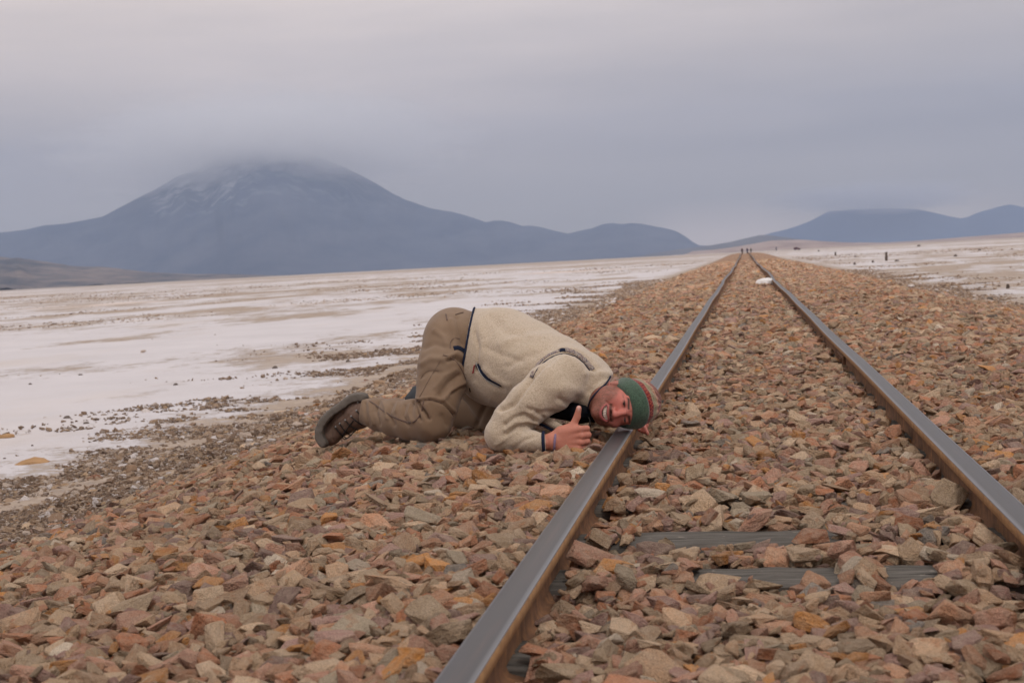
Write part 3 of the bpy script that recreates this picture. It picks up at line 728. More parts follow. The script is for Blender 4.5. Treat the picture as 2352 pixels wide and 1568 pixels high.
def post(px, py, hpx, wpx, label, lean=0.0):
    p = salt_xy(px, py); z = float(w2c(p)[2]); h = hpx * z / FPX; w = wpx * z / FPX
    bm = bmesh.new(); rows = []; n = 8; rr = random.Random(int(px))
    for k, t in enumerate((-.15, .0, .35, .7, .93, 1.0)):
        rows.append([bm.verts.new((math.cos(a) * w / 2 * (1.08 - .2 * t) * rr.uniform(.85, 1.1) + lean * t * h, math.sin(a) * w / 2 * (1.08 - .2 * t) * rr.uniform(.85, 1.1), h * t + (rr.uniform(-.06, .04) * h if k == 5 else 0))) for a in [2 * math.pi * q / n for q in range(n)]])
    for i in range(5):
        for j in range(n): bm.faces.new((rows[i][j], rows[i][(j + 1) % n], rows[i + 1][(j + 1) % n], rows[i + 1][j]))
    bm.faces.new(rows[-1]); bm.faces.new(rows[0][::-1])
    o = bm_obj('wooden_post', bm, [M_POST]); o.location = p; tag(o, label, 'post', 'old posts standing in the salt flat')
post(2036, 599, 20, 6.0, 'tallest dark wooden post standing in the salt on the right', 0.02)
post(1919, 587, 8, 4, 'short thin post left of the tallest post in the salt')
post(2315, 663, 11, 8, 'squat dark post on the salt at the far right edge')
post(1783, 574.5, 7, 3.0, 'tiny distant post just right of the end of the track')
def lump(px, py, wpx, hpx, mat, name, label, cat, z=Z_SALT, sub=3, flat=1.0, seed=None, dep=0.8, grp=None):
    p = salt_xy(px, py, z); d = float(w2c(p)[2]); w = wpx * d / FPX; h = hpx * d / FPX
    bm = bmesh.new(); bmesh.ops.create_icosphere(bm, subdivisions=sub, radius=0.5)
    co = np.array([v.co[:] for v in bm.verts]); sd_ = seed or int(px)
    nn = vnoise(co + sd_ * 0.37, 2.3, sd_, 3, 0.6)
    co = co * (1 + 0.42 * nn)[:, None]; co[:, 2] = np.where(co[:, 2] > 0, co[:, 2] * 1.0, co[:, 2] * 0.4)
    mx = co[:, 2].max()
    for v, c in zip(bm.verts, co): v.co = Vector((c[0] * w, c[1] * w * dep, c[2] / mx * h * flat))
    o = bm_obj(name, bm, [mat], smooth=False); o.location = p; o.rotation_euler = (0, 0, (sd_ % 7) * .4); tag(o, label, cat, grp); return o
for a in [(69.6, 883, 10, 4, 'small dark stone on clean salt near the left edge'), (403, 884, 12, 5, 'small dark stone on clean salt in the middle of the flat'),
          (154.6, 961, 20, 7, 'larger of the two dark stones in front on the left salt'), (198.5, 973, 14, 5, 'smaller dark stone just right of its neighbour on the left salt'),
          (74, 1024.5, 7, 4, 'tiny black stone on the salt by the orange mound'), (631.5, 845.5, 13, 6, 'dark stone on the salt left of the boots and embankment'),
          (799, 831, 10, 6, 'dark stone on the salt nearest the clod heap'), (184.7, 861, 10, 3, 'faint flat stone behind the pair of dark stones'),
          (1963, 608, 8, 6, 'pointed dark stump left of the tallest post'), (2005, 603, 8, 6, 'small dark stump close to the tallest post'), (2195, 589, 10, 5, 'lone dark rock on the far right salt'),
          (2110, 566, 10, 4, 'low dark rock on the right salt beyond the tallest post'), (1965, 590, 7, 3, 'tiny dark rock between the short post and the tallest post'),
          (2250, 575, 9, 4, 'faint dark rock near the far right horizon of the salt'), (1880, 577, 7, 3, 'tiny dark rock left of the short post'), (2060, 600, 12, 4, 'flat dark rock touching the right of the tallest post foot'),
          (2273, 692, 20, 11, 'dark rock heap at the foot of the right embankment')]:
    lump(a[0], a[1], a[2], a[3], M_DARKROCK, 'rock', a[4], 'rock', grp='dark rocks scattered on the salt')
lump(79, 1066, 78, 17, M_OCHRE, 'earth_mound', 'low orange earth mound on the salt at the left', 'mound', dep=0.6)
lump(15, 1004, 40, 9, M_OCHRE, 'earth_mound', 'small orange earth lump at the left picture edge', 'mound', dep=0.5)
lump(303, 1092, 34, 26, M_CRUST, 'dirt_clod', 'dark brown clod at the foot of the embankment', 'clod', sub=3, z=Z_SALT)
zz = float(bed(np.array([0.2]), 30.0)[0])
pl = lump(1757, 651, 42, 13, M_SALTROCK, 'salt_block', 'white block lying beside the right rail far down the track', 'salt block', z=zz, dep=0.5)

# brown crust clods heaped along the toe of the embankment
CLODS = [stone_mesh(500 + k, 0, 16, 'clod', M_CRUST) for k in range(12)]
ccol = bpy.data.collections.new('clod_shapes')
for k, me in enumerate(CLODS): ccol.objects.link(bpy.data.objects.new('clod_shape_%02d' % k, me))
n = 330000
cyv = 2.0 + 70 * rng.uniform(0, 1, n) ** 1.7; side_ = rng.uniform(0, 1, n) < 0.68
off = rng.gamma(1.4, 0.80, n)
cxv = np.where(side_, TOE_L + 0.35 - off, TOE_R - 0.3 + off * 0.8)
m1 = vnoise2(cxv, cyv, 0.55, 61, 3, 0.6) + 0.35 * vnoise2(cxv, cyv, 2.6, 62, 2, 0.6)
keep = (m1 + rng.normal(0, .08, n) > 0.10 + 0.10 * np.minimum(off, 5) - 0.25 * np.exp(-off * 1.5)) & (off < 9) & (off > .2)
cxv, cyv, off, m1 = cxv[keep], cyv[keep], off[keep], m1[keep]; n = len(cxv)
sz = np.clip(np.exp(rng.normal(math.log(0.016), 0.5, n)), 0.006, 0.065) * np.interp(cyv, [0, 12, 70], [0.9, 1.1, 2.0])
S3 = np.stack([sz * rng.uniform(.8, 1.4, n), sz * rng.uniform(.7, 1.2, n), sz * rng.uniform(.30, .75, n)], -1)
zb = np.where((cxv > TOE_L) & (cxv < TOE_R), bed(cxv, cyv), Z_SALT) + 0.018 * np.clip(m1, 0, 1) + S3[:, 2] * 0.2
cd = scatter('crust_clods', np.stack([cxv, cyv, zb], -1), np.stack([rng.normal(0, .3, n), rng.normal(0, .3, n), rng.uniform(0, 6.28, n)], -1), S3, rng.integers(0, 12, n), ccol)
cd.data.materials.append(M_CRUST); tag(cd, 'brown crusted clods littering the salt along the embankment foot', kind='stuff')
# small rubble and dirt crumbs on the bare lower slopes
n = 52000
cyv = 1.6 + 40 * rng.uniform(0, 1, n) ** 1.6; side_ = rng.uniform(0, 1, n) < 0.7
cxv = np.where(side_, rng.uniform(TOE_L - .1, -2.7, n), rng.uniform(3.6, TOE_R + .1, n))
sz = np.clip(np.exp(rng.normal(math.log(0.012), 0.6, n)), 0.005, 0.07) * np.interp(cyv, [0, 12, 40], [0.9, 1.3, 2.2])
S3 = np.stack([sz * rng.uniform(.8, 1.4, n), sz * rng.uniform(.7, 1.1, n), sz * rng.uniform(.3, .7, n)], -1)
sr = scatter('slope_rubble', np.stack([cxv, cyv, bed(cxv, cyv) + .008 + S3[:, 2] * .1], -1), np.stack([rng.normal(0, .3, n), rng.normal(0, .3, n), rng.uniform(0, 6.28, n)], -1), S3, rng.integers(0, 12, n), ccol)
sr.data.materials.append(M_CRUST); tag(sr, 'fine rubble strewn over the bare lower slopes of the embankment', kind='stuff')
# streaks of broken brown crust farther out on the flat
n = 150000
ryv = 12 + 200 * rng.uniform(0, 1, n) ** 1.5; rxv = np.where(rng.uniform(0, 1, n) < .6, -6 - rng.uniform(0, 1, n) * (10 + ryv * .7), 6 + rng.uniform(0, 1, n) * (8 + ryv * .3))
ca, sa = math.cos(.25), math.sin(.25)
m2 = vnoise2((rxv * ca - ryv * sa) * 0.16, (rxv * sa + ryv * ca) * 0.09, 1.0, 71, 5, 0.62)
keep = m2 + rng.normal(0, .05, n) > 0.20; rxv, ryv, m2 = rxv[keep], ryv[keep], m2[keep]; n = len(rxv)
sz = np.clip(np.exp(rng.normal(math.log(0.026), 0.45, n)), 0.010, 0.08) * np.interp(ryv, [10, 60, 200], [0.9, 1.5, 3.0])
S3 = np.stack([sz * 1.5, sz * 1.2, sz * rng.uniform(.25, .5, n)], -1)
cd = scatter('crust_streaks', np.stack([rxv, ryv, np.full(n, Z_SALT) + S3[:, 2] * 0.15], -1), np.stack([rng.normal(0, .2, n), rng.normal(0, .2, n), rng.uniform(0, 6.28, n)], -1), S3, rng.integers(0, 12, n), ccol)
cd.data.materials.append(M_CRUST); tag(cd, 'long streaks of broken brown crust out on the white salt', kind='stuff')
print('far', round(time.time() - T0, 1))
# ------------------------------------------------------------------ signed-distance modelling
def surface_nets(F, org, h):
    ins = F < 0
    s = np.zeros(tuple(n - 1 for n in F.shape), np.int8)
    cs = [(i, j, k) for i in (0, 1) for j in (0, 1) for k in (0, 1)]
    nx, ny, nz = F.shape
    def sub(A, c): return A[c[0]:nx - 1 + c[0], c[1]:ny - 1 + c[1], c[2]:nz - 1 + c[2]]
    for c in cs: s += sub(ins, c)
    act = (s > 0) & (s < 8)
    ids = np.full(act.shape, -1, np.int64); I, J, K = np.nonzero(act); ids[I, J, K] = np.arange(len(I))
    acc = np.zeros((len(I), 3)); cnt = np.zeros(len(I))
    for a in range(3):
        for c in cs:
            if c[a] == 1: continue
            d = list(c); d[a] = 1
            f0 = F[I + c[0], J + c[1], K + c[2]].astype(float); f1 = F[I + d[0], J + d[1], K + d[2]].astype(float)
            x = (f0 < 0) != (f1 < 0); t = np.where(x, f0 / np.where(x, f0 - f1, 1), 0)
            p = np.array(c, float)[None, :].repeat(len(I), 0); p[:, a] = t
            acc += p * x[:, None]; cnt += x
    V = np.stack([I, J, K], -1) + acc / cnt[:, None]
    Fs = []
    for a in range(3):
        b_, c_ = [(1, 2), (2, 0), (0, 1)][a]
        sl0 = [slice(None)] * 3; sl1 = [slice(None)] * 3
        sl0[a] = slice(0, -1); sl1[a] = slice(1, None)
        A0, A1 = ins[tuple(sl0)], ins[tuple(sl1)]
        X = A0 != A1
        e = np.array(np.nonzero(X)).T
        ok = (e[:, b_] > 0) & (e[:, c_] > 0) & (e[:, b_] < F.shape[b_] - 1) & (e[:, c_] < F.shape[c_] - 1); e = e[ok]
        fl = A0[e[:, 0], e[:, 1], e[:, 2]]
        def idd(db, dc):
            q = e.copy(); q[:, b_] += db; q[:, c_] += dc; return ids[q[:, 0], q[:, 1], q[:, 2]]
        q = np.stack([idd(-1, -1), idd(0, -1), idd(0, 0), idd(-1, 0)], -1)
        q[~fl] = q[~fl][:, ::-1]
        Fs.append(q)
    Fq = np.concatenate(Fs); Fq = Fq[(Fq >= 0).all(1)]
    return V * h + org, Fq
def smin(a, c, k):
    h = np.clip(0.5 + 0.5 * (c - a) / k, 0, 1); return c * (1 - h) + a * h - k * h * (1 - h)
def smax(a, c, k): return -smin(-a, -c, k)
def cap(P, a, c, r1, r2):
    a, c = np.asarray(a, float), np.asarray(c, float); ab = c - a; t = np.clip(((P - a) @ ab) / (ab @ ab), 0, 1)
    return np.linalg.norm(P - a - t[..., None] * ab, axis=-1) - (r1 + (r2 - r1) * t)
def ell(P, c, r):
    q = (P - np.asarray(c)) / np.asarray(r); l = np.linalg.norm(q, axis=-1); return (l - 1) * min(r)
def tube_e(P, st, k=0.02):
    """chain of stations (centre, in-plane radius, depth radius): elliptical limbs in camera space"""
    out = None; D = np.array((0, 0, 1.0))
    for (a, ra, da), (c, rc, dc) in zip(st[:-1], st[1:]):
        ab = c - a; L = np.linalg.norm(ab); T = ab / L
        N1 = np.cross(T, D); N1 /= np.linalg.norm(N1); N2 = np.cross(T, N1)
        q = P - a; s_ = q @ T; t = np.clip(s_ / L, 0, 1); ex = s_ - t * L
        rp = ra + (rc - ra) * t; rd = da + (dc - da) * t
        l = np.sqrt((q @ N1 / rp) ** 2 + (q @ N2 / rd) ** 2 + (ex / np.minimum(rp, rd)) ** 2)
        d = (l - 1) * np.minimum(rp, rd)
        out = d if out is None else smin(out, d, k)
    return out
def grid_of(lo, hi, h):
    lo = np.asarray(lo, float); n = np.ceil((np.asarray(hi) - lo) / h).astype(int) + 1
    ax_ = [lo[i] + h * np.arange(n[i]) for i in range(3)]
    return np.stack(np.meshgrid(*ax_, indexing='ij'), -1), lo
def sdf_mesh(fn, lo, hi, h):
    P, o = grid_of(lo, hi, h); F = np.empty(P.shape[:3], np.float32)
    for i in range(0, P.shape[0], 12): F[i:i + 12] = fn(P[i:i + 12])
    for a_ in range(3):
        for e_ in (0, -1):
            sl = [slice(None)] * 3; sl[a_] = e_; F[tuple(sl)] = np.maximum(F[tuple(sl)], h * .5)
    return surface_nets(F, o, h)
def px_r(r, z): return r * z / FPX
def vnormals(V, Fq):
    a, c, d, e = V[Fq[:, 0]], V[Fq[:, 1]], V[Fq[:, 2]], V[Fq[:, 3]]
    n = np.cross(d - a, e - c); N = np.zeros_like(V)
    for k in range(4): np.add.at(N, Fq[:, k], n)
    return N / (np.linalg.norm(N, axis=1, keepdims=True) + 1e-12)
def to_px(V):                                   # camera-space metres -> reference pixels
    return np.stack([CX + V[:, 0] / V[:, 2] * FPX, CY - V[:, 1] / V[:, 2] * FPX], -1)
def seg_d(p, poly):
    best = np.full(len(p), 1e9)
    for a, c in zip(poly[:-1], poly[1:]):
        a, c = np.array(a, float), np.array(c, float); ab = c - a; t = np.clip(((p - a) @ ab) / (ab @ ab), 0, 1)
        best = np.minimum(best, np.linalg.norm(p - a - t[:, None] * ab, axis=1))
    return best
def sculpt(V, Fq, strokes, zmax=99):
    """press folds (negative) or ridges (positive) into the side that faces the viewer"""
    N = vnormals(V, Fq); p = to_px(V); face = np.clip(-(N * V / np.linalg.norm(V, axis=1, keepdims=True)).sum(1) * 1.6 + 0.25, 0, 1)
    d = np.zeros(len(V))
    for poly, w, amp in strokes:
        d += amp * np.exp(-(seg_d(p, poly) / w) ** 2) * face * (V[:, 2] < zmax)
    return V + N * d[:, None]
def relax(V, Fq, it=2, k=0.5):
    E = np.concatenate([Fq[:, [0, 1]], Fq[:, [1, 2]], Fq[:, [2, 3]], Fq[:, [3, 0]]]); E = np.concatenate([E, E[:, ::-1]])
    cnt = np.bincount(E[:, 0], minlength=len(V))[:, None]
    for _ in range(it):
        S_ = np.stack([np.bincount(E[:, 0], weights=V[E[:, 1], a], minlength=len(V)) for a in range(3)], -1)
        V = V * (1 - k) + S_ / np.maximum(cnt, 1) * k
    return V
def fuzz(V, Fq, amp, scale, seed, oct_=3):
    return V + vnormals(V, Fq) * (amp * vnoise(V, scale, seed, oct_, 0.55))[:, None]

pbase = c2w(C(1180, 1000, 5.5)); pbase[2] = -0.06
person = empty('person', pbase)
tag(person, 'man in cream fleece and brown trousers kneeling with his ear on the rail, thumb up', 'person')
def padd(name, V, Fq, mats, parent=None, smooth=True, cols=None):
    """camera-space mesh -> world object under the person"""
    W = rel(person, c2w(V)); me = mesh_np(name, W, Fq, smooth)
    if cols is not None: set_col(me, cols)
    return add(name, me, parent or person, mats)

# ------------------------------------------------------------------ clothing materials
def cloth(name, col, weave=260.0, var=0.12, fold=None, rough=0.85):
    m, bb, bs = new_mat(name); t = bb.n('ShaderNodeTexCoord').outputs['Object']
    n = bb.noise(t, 14.0, 4, 0.6); w = bb.noise(t, weave, 2, 0.5); d = bb.noise(t, 3.5, 3, 0.6)
    c = bb.mix(n, tuple(x * (1 - var) for x in col), tuple(x * (1 + var) for x in col))
    c = bb.mix(bb.ramp(d, [(0.45, 0.0), (0.75, 0.25)]), c, (0.42, 0.34, 0.26))
    h = bb.math('ADD', bb.math('MULTIPLY', w, 0.25), n)
    finish(bb, bs, c, rough, bb.bump(h, 0.35, 0.003), 0.0, 0.2)
    bs.inputs['Sheen Weight'].default_value = 0.15
    return m
def fleece_mat():
    m, bb, bs = new_mat('sherpa_fleece'); t = bb.n('ShaderNodeTexCoord').outputs['Object']
    ds = bb.noise(t, 60.0, 2, 0.5, out=1)
    v = bb.n('ShaderNodeVectorMath', operation='MULTIPLY_ADD'); bb.set(v.inputs[0], ds); v.inputs[1].default_value = (0.010,) * 3; bb.set(v.inputs[2], t)
    d1 = bb.vor(v.outputs[0], 230.0, 'Distance', 'SMOOTH_F1', Smoothness=0.35); d2 = bb.noise(t, 420.0, 2, 0.6); big = bb.noise(t, 9.0, 4, 0.6)
    c = bb.mix(bb.ramp(d1, [(0.15, 0.0), (0.75, 1.0)]), (0.570, 0.462, 0.348), (0.390, 0.302, 0.215))
    c = bb.mix(bb.ramp(big, [(0.35, 0.0), (0.75, 0.45)]), c, (0.50, 0.40, 0.28))
    h = bb.math('ADD', bb.math('MULTIPLY', d1, -1.0), bb.math('MULTIPLY', d2, 0.35))
    finish(bb, bs, c, 0.95, bb.bump(h, 0.4, 0.003), 0.0, 0.1)
    bs.inputs['Sheen Weight'].default_value = 0.35; bs.inputs['Sheen Roughness'].default_value = 0.6
    return m
M_FLEECE = fleece_mat(); M_TROU = cloth('brown_trekking_cotton', (0.215, 0.140, 0.088)); M_SEAM = cloth('dark_brown_piping', (0.105, 0.062, 0.048))
M_NAVY = simple('navy_trim', (0.018, 0.023, 0.045), 0.9, 200, .2, .3, .001, spec=0.1); M_DARKC = simple('shaded_navy_shirt', (0.008, 0.008, 0.011), spec=0.05); M_RED = cloth('red_cord', (0.30, 0.02, 0.03))
M_LEATH = simple('worn_brown_leather', (0.165, 0.105, 0.078), 0.6, 45, 0.35, 0.5, 0.003); M_SOLE = simple('dusty_grey_rubber', (0.135, 0.115, 0.098), 0.9, 50, 0.3, 0.6, 0.004)
M_METAL = simple('dull_steel', (0.34, 0.33, 0.32), 0.35, 90, 0.1, 0.1, 0.001, metal=0.9); M_LACE = simple('dark_lace', (0.03, 0.025, 0.022), 0.9, 80, 0.2, 0.3, 0.001)
M_SLATE = simple('slate_leather', (0.045, 0.050, 0.056), 0.8, 40, 0.3, 0.4, 0.003)

# ------------------------------------------------------------------ head frame
HZ = 5.215
HO = C(1431, 929, HZ)
yaw = R_(15); uph = np.array((0.9975, 0.050, -0.04)); uph /= np.linalg.norm(uph)
rt0 = np.array((-0.050, 0.9975, 0.0)); rt0 -= uph * (rt0 @ uph); rt0 /= np.linalg.norm(rt0)
f0 = np.cross(rt0, uph); f0 = f0 if f0[2] < 0 else -f0
hf = math.cos(yaw) * f0 - math.sin(yaw) * rt0; hr = math.cos(yaw) * rt0 + math.sin(yaw) * f0
HM = np.stack([hr, hf, uph])                    # rows: right, forward, up
def tohead(P): return (P - HO) @ HM.T
def fromhead(q): return np.asarray(q) @ HM + HO
def mirror(fn, q, *a):
    m = q.copy(); m[..., 0] = np.abs(m[..., 0]); return fn(m, *a)
MU0, MW, MH = -0.0680, 0.0300, 0.0088           # smile: centre height, half width, half opening
def mouth_u(a): return MU0 - 0.004 + 11.5 * a * a
def head_sdf(q):
    m = q.copy(); m[..., 0] = np.abs(m[..., 0])
    d = ell(q, (0, -.012, .035), (.075, .094, .088))
    d = smin(d, ell(q, (0, .024, -.030), (.0640, .068, .082)), .03)
    d = smin(d, ell(q, (0, .034, -.078), (.052, .050, .038)), .025)
    d = smin(d, ell(m, (.050, -.002, -.062), (.020, .034, .034)), .03)               # jaw angle
    d = smin(d, ell(q, (0, .078, -.1035), (.020, .018, .016)), .022)               # chin
    d = smin(d, ell(m, (.040, .066, -.036), (.025, .023, .021)), .016)             # smiling cheeks
    d = smin(d, ell(q, (0, .068, -.068), (.036, .028, .026)), .018)                # muzzle
    d = smin(d, cap(m, (.008, .086, .019), (.046, .068, .020), .0095, .0085), .012)  # brow ridge
    d = smax(d, -ell(m, (.031, .104, .001), (.0190, .0185, .0120)), .010)          # sockets
    d = smin(d, ell(m, (.0310, .0790, .0000), (.0150, .0118, .0110)), .004)        # closed-up lids
    d = smax(d, -(ell(m, (.0310, .0935, -.0005), (.0125, .0090, .0021))), .002)    # eye slit
    d = smin(d, cap(q, (0, .0880, .012), (0, .1100, -.031), .0075, .0105), .009)   # nose bridge
    d = smin(d, ell(q, (0, .1105, -.036), (.0125, .0125, .0110)), .007)            # nose tip
    d = smin(d, ell(m, (.0140, .0985, -.0395), (.0078, .0110, .0080)), .005)        # wings
    d = smax(d, -ell(m, (.0070, .1050, -.0480), (.0045, .0060, .0045)), .003)      # nostrils
    a = q[..., 0]; uc = mouth_u(a); open_ = MH * np.sqrt(np.clip(1 - (a / MW) ** 2, 0.0, 1))
    dm = np.maximum(np.abs(q[..., 2] - uc) - open_, np.abs(a) - MW)
    up_c = uc + open_ + .0035; lo_c = uc - open_ - .0055
    front = q[..., 1]
    surf = .0935 - 9.0 * a * a
    def lip(c, r, o): return np.sqrt(((q[..., 2] - c)) ** 2 + ((front - surf - o)) ** 2 + (np.clip(np.abs(a) - MW, 0, 1)) ** 2) - r
    d = smin(d, lip(up_c, .0042, -.0005), .006); d = smin(d, lip(lo_c, .0072, -.001), .006)
    cavity = smax(dm, -(front - .074), .002)
    d = smax(d, -cavity, .0015)
    fold = cap(m, (.0205, .099, -.038), (.0415, .081, -.066), .0042, .0036)         # smile folds
    d = smax(d, -fold, .005)
    # ear
    e = ell(m, (.0790, -.014, -.012), (.0085, .019, .034)); e = smax(e, -ell(m, (.0885, -.010, -.006), (.006, .009, .017)), .004)
    d = smin(d, e, .006)
    return d
NK0 = fromhead((0, -.030, -.075)); NK1 = C(1352, 905, 5.36)
# ------------------------------------------------------------------ right hand (dorsal side to the camera, thumb up)
HX = C(1267, 1013, 5.055)
hw = np.array((0.995, 0.055, -0.08)); hw /= np.linalg.norm(hw)
ht = np.array((-0.06, 0.998, 0.0)); ht -= hw * (ht @ hw); ht /= np.linalg.norm(ht)
hb = np.cross(hw, ht); hb = hb if hb[2] < 0 else -hb       # dorsal, towards the camera
HH = np.stack([hw, ht, hb])
def tohand(P): return (P - HX) @ HH.T
HA0 = tohand(C(1236, 1015, 5.086))
def hand_sdf(q):
    palm = ell(q, (.048, .006, -.004), (.052, .047, .022))
    d = smin(cap(q, HA0, (.004, -.002, 0), .0262, .0262), palm, .020)
    d = smin(d, cap(q, (.035, .030, -.003), (.094, .037, .001), .017, .0135), .012)
    d = smin(d, cap(q, (.030, -.022, -.003), (.086, -.032, -.001), .017, .0125), .014)
    tf = [.0385, .0150, -.0085, -.0305]; rf = [.0118, .0120, .0112, .0100]; mw = [.102, .106, .102, .093]
    fing = None
    for t, r, w in zip(tf, rf, mw):
        d = smin(d, cap(q, (.045, t * .75, .0), (w - .002, t, .0045), .0105, r * .98), .008)          # metacarpal ridge
        A_, B_, C_, D_ = (w, t, .003), (w + .024, t * .97, -.026), (w - .002, t * .92 + .001, -.046), (w - .020, t * .9 + .002, -.034)
        f_ = smin(smin(cap(q, A_, B_, r * 1.06, r * 1.0), cap(q, B_, C_, r * .98, r * .9), .003), cap(q, C_, D_, r * .9, r * .8), .003)
        fing = f_ if fing is None else smin(fing, f_, .0022)
        kn = ell(q, (w + .001, t, .0065), (.0105, .0092, .0080)); d = smin(d, kn, .006)
    d = smin(d, fing, .005)
    th = smin(cap(q, (.034, .022, -.010), (.078, .050, -.012), .0200, .0150), cap(q, (.078, .050, -.012), (.095, .082, -.010), .0142, .0122), .006)
    th = smin(th, cap(q, (.095, .082, -.010), (.103, .112, -.004), .0122, .0098), .004)
    return smin(d, th, .010)
LHc = C(1478, 981, 5.41)
def lhand_sdf(P):
    d = None
    for k, (dx, dy) in enumerate([(-9, -8), (-3, -2), (3, 2), (9, 7)]):
        a = C(1474 + dx * .4, 972 + k * 1, 5.44 - k * .012); c = C(1478 + dx, 992 + dy * .5, 5.40 - k * .012)
        f_ = cap(P, a, c, .0085, .0072); d = f_ if d is None else smin(d, f_, .0015)
    d = smin(d, cap(P, C(1462, 965, 5.50), C(1474, 975, 5.45), .03, .026), .015)
    return smin(d, cap(P, C(1405, 930, 5.68), C(1462, 965, 5.50), .036, .028), .02)
# ------------------------------------------------------------------ jacket
TORSO = [(C(1098, 798, 5.72), px_r(90, 5.72), .175), (C(1146, 819, 5.66), px_r(111, 5.66), .195), (C(1205, 842, 5.57), px_r(105, 5.57), .205), (C(1268, 862, 5.48), px_r(93, 5.48), .21),
         (C(1322, 879, 5.40), px_r(76, 5.4), .19), (C(1358, 896, 5.35), px_r(56, 5.35), .13), (C(1385, 912, 5.30), px_r(50, 5.3), .085)]
ARM = [(C(1302, 862, 5.25), px_r(52, 5.25), .075), (C(1262, 892, 5.20), px_r(56, 5.2), .080), (C(1214, 928, 5.17), px_r(49, 5.17), .075), (C(1178, 965, 5.17), px_r(45, 5.17), .068), (C(1152, 994, 5.17), px_r(39, 5.17), .062)]
FORE = [(C(1152, 1000, 5.17), px_r(37, 5.17), .062), (C(1182, 1008, 5.15), px_r(31, 5.15), .052), (C(1222, 1013, 5.10), px_r(25, 5.1), .042), (C(1256, 1016, 5.06), px_r(22, 5.06), .037)]
LARM = [(C(1330, 880, 5.58), .075, .075), (C(1380, 920, 5.68), .060, .060), (C(1430, 950, 5.60), .045, .045)]
hem_n = np.array((-.985, .17, 0.0)); hem_n /= np.linalg.norm(hem_n); hem_p = C(1070, 800, 5.7)
cuff_n = hw; cuff_p = C(1254, 1016, 5.06)
def jacket_sdf(P):
    d = tube_e(P, TORSO, .03)
    d = smin(d, tube_e(P, LARM, .02), .03)
    fa = np.maximum(tube_e(P, FORE, .012), (P - cuff_p) @ cuff_n)
    arm = smin(tube_e(P, ARM, .015), fa, .014)
    d = smin(d, arm, .016)
    d = smin(d, ell(P, C(1318, 908, 5.34), (.075, .058, .10)), .03)
    d = smin(d, cap(P, C(1374, 890, 5.27), C(1336, 946, 5.26), .030, .027), .015)
    # belly sags a little
    d = smin(d, ell(P, C(1150, 880, 5.62), (.085, .068, .15)), .04)
    d = np.maximum(d, (P - hem_p) @ hem_n - 0.0)
    h = tohead(P)
    d = smax(d, -(head_sdf_lo(h) - .004), .008)
    cn = np.array((.86, -.42, -.10)); cn /= np.linalg.norm(cn)
    d = smax(d, np.where(P[..., 0] > C(1330, 900, 5.3)[0], (P - C(1377, 916, 5.24)) @ cn, -1.0), .006)
    return d
def head_sdf_lo(q):
    d = ell(q, (0, -.012, .035), (.075, .094, .088)); d = smin(d, ell(q, (0, .024, -.030), (.064, .068, .082)), .03)
    return smin(d, ell(q, (0, .036, -.080), (.055, .056, .044)), .025)
t1 = time.time()
lo = C(1040, 1062, 5.9); hi = C(1440, 690, 5.9); lo[2] = 4.96; hi[2] = 5.95
lo[0] = C(1050, 0, 5.72)[0] - .05; lo[1] = C(0, 1055, 5.2)[1] - .03
V, Fq = sdf_mesh(jacket_sdf, lo, hi, 0.0055)
V = relax(V, Fq, 1, .5)
JS = [  # fold strokes on the fleece (reference pixels)
    ([(1228, 966), (1205, 952), (1180, 958), (1160, 975)], 4.5, -.010), ([(1235, 973), (1215, 966), (1185, 970), (1160, 988)], 3.5, .006), ([(1240, 982), (1212, 975), (1185, 980), (1165, 997)], 4, -.007),
    ([(1250, 960), (1236, 945), (1212, 938)], 5, -.006), ([(1296, 952), (1262, 945), (1236, 950)], 6, -.006),
    ([(1180, 1030), (1205, 1010), (1230, 1002)], 5, -.004), ([(1140, 1020), (1165, 1005), (1190, 992)], 5, .004),
    ([(1222, 868), (1200, 900), (1178, 930), (1150, 940)], 6, -.012), ([(1231, 862), (1248, 842), (1272, 822), (1296, 808)], 5, -.008),
    ([(1296, 808), (1322, 815), (1345, 832), (1366, 853)], 5, -.010), ([(1285, 800), (1310, 797), (1340, 812), (1372, 838)], 8, .006),
    ([(1400, 868), (1385, 868), (1368, 880), (1352, 900)], 6, -.008), ([(1398, 858), (1376, 858), (1345, 858)], 7, .006), ([(1390, 875), (1370, 895), (1358, 915), (1352, 940)], 5, .004),
    ([(1345, 935), (1310, 930), (1285, 915)], 8, -.007), ([(1335, 900), (1300, 890), (1270, 895)], 14, .006),
    ([(1100, 742), (1110, 780), (1103, 820)], 10, .004), ([(1092, 765), (1100, 800), (1094, 850)], 5, -.006), ([(1130, 730), (1160, 760), (1200, 772)], 12, -.005), ([(1150, 790), (1190, 775), (1240, 770)], 10, .005),
    ([(1120, 800), (1150, 815), (1200, 830)], 9, -.004), ([(1170, 840), (1200, 820), (1225, 815)], 9, -.005), ([(1100, 845), (1120, 878), (1155, 893)], 7, -.007), ([(1115, 850), (1135, 868), (1165, 885)], 8, .005),
    ([(1090, 880), (1105, 900), (1125, 918)], 8, .004)]
JS = [(p_, w_ * .9, a_ * 1.3) for p_, w_, a_ in JS]
V = sculpt(V, Fq, JS); V = fuzz(V, Fq, .0035, 9.0, 3, 2); V = fuzz(V, Fq, .0011, 95.0, 4, 1)
JV, JF = V, Fq
jacket = padd('fleece_jacket', V, Fq, [M_FLEECE]); jacket['label'] = 'cream sherpa fleece jacket with navy trim'
print('jacket', len(V), round(time.time() - t1, 1)); t1 = time.time()

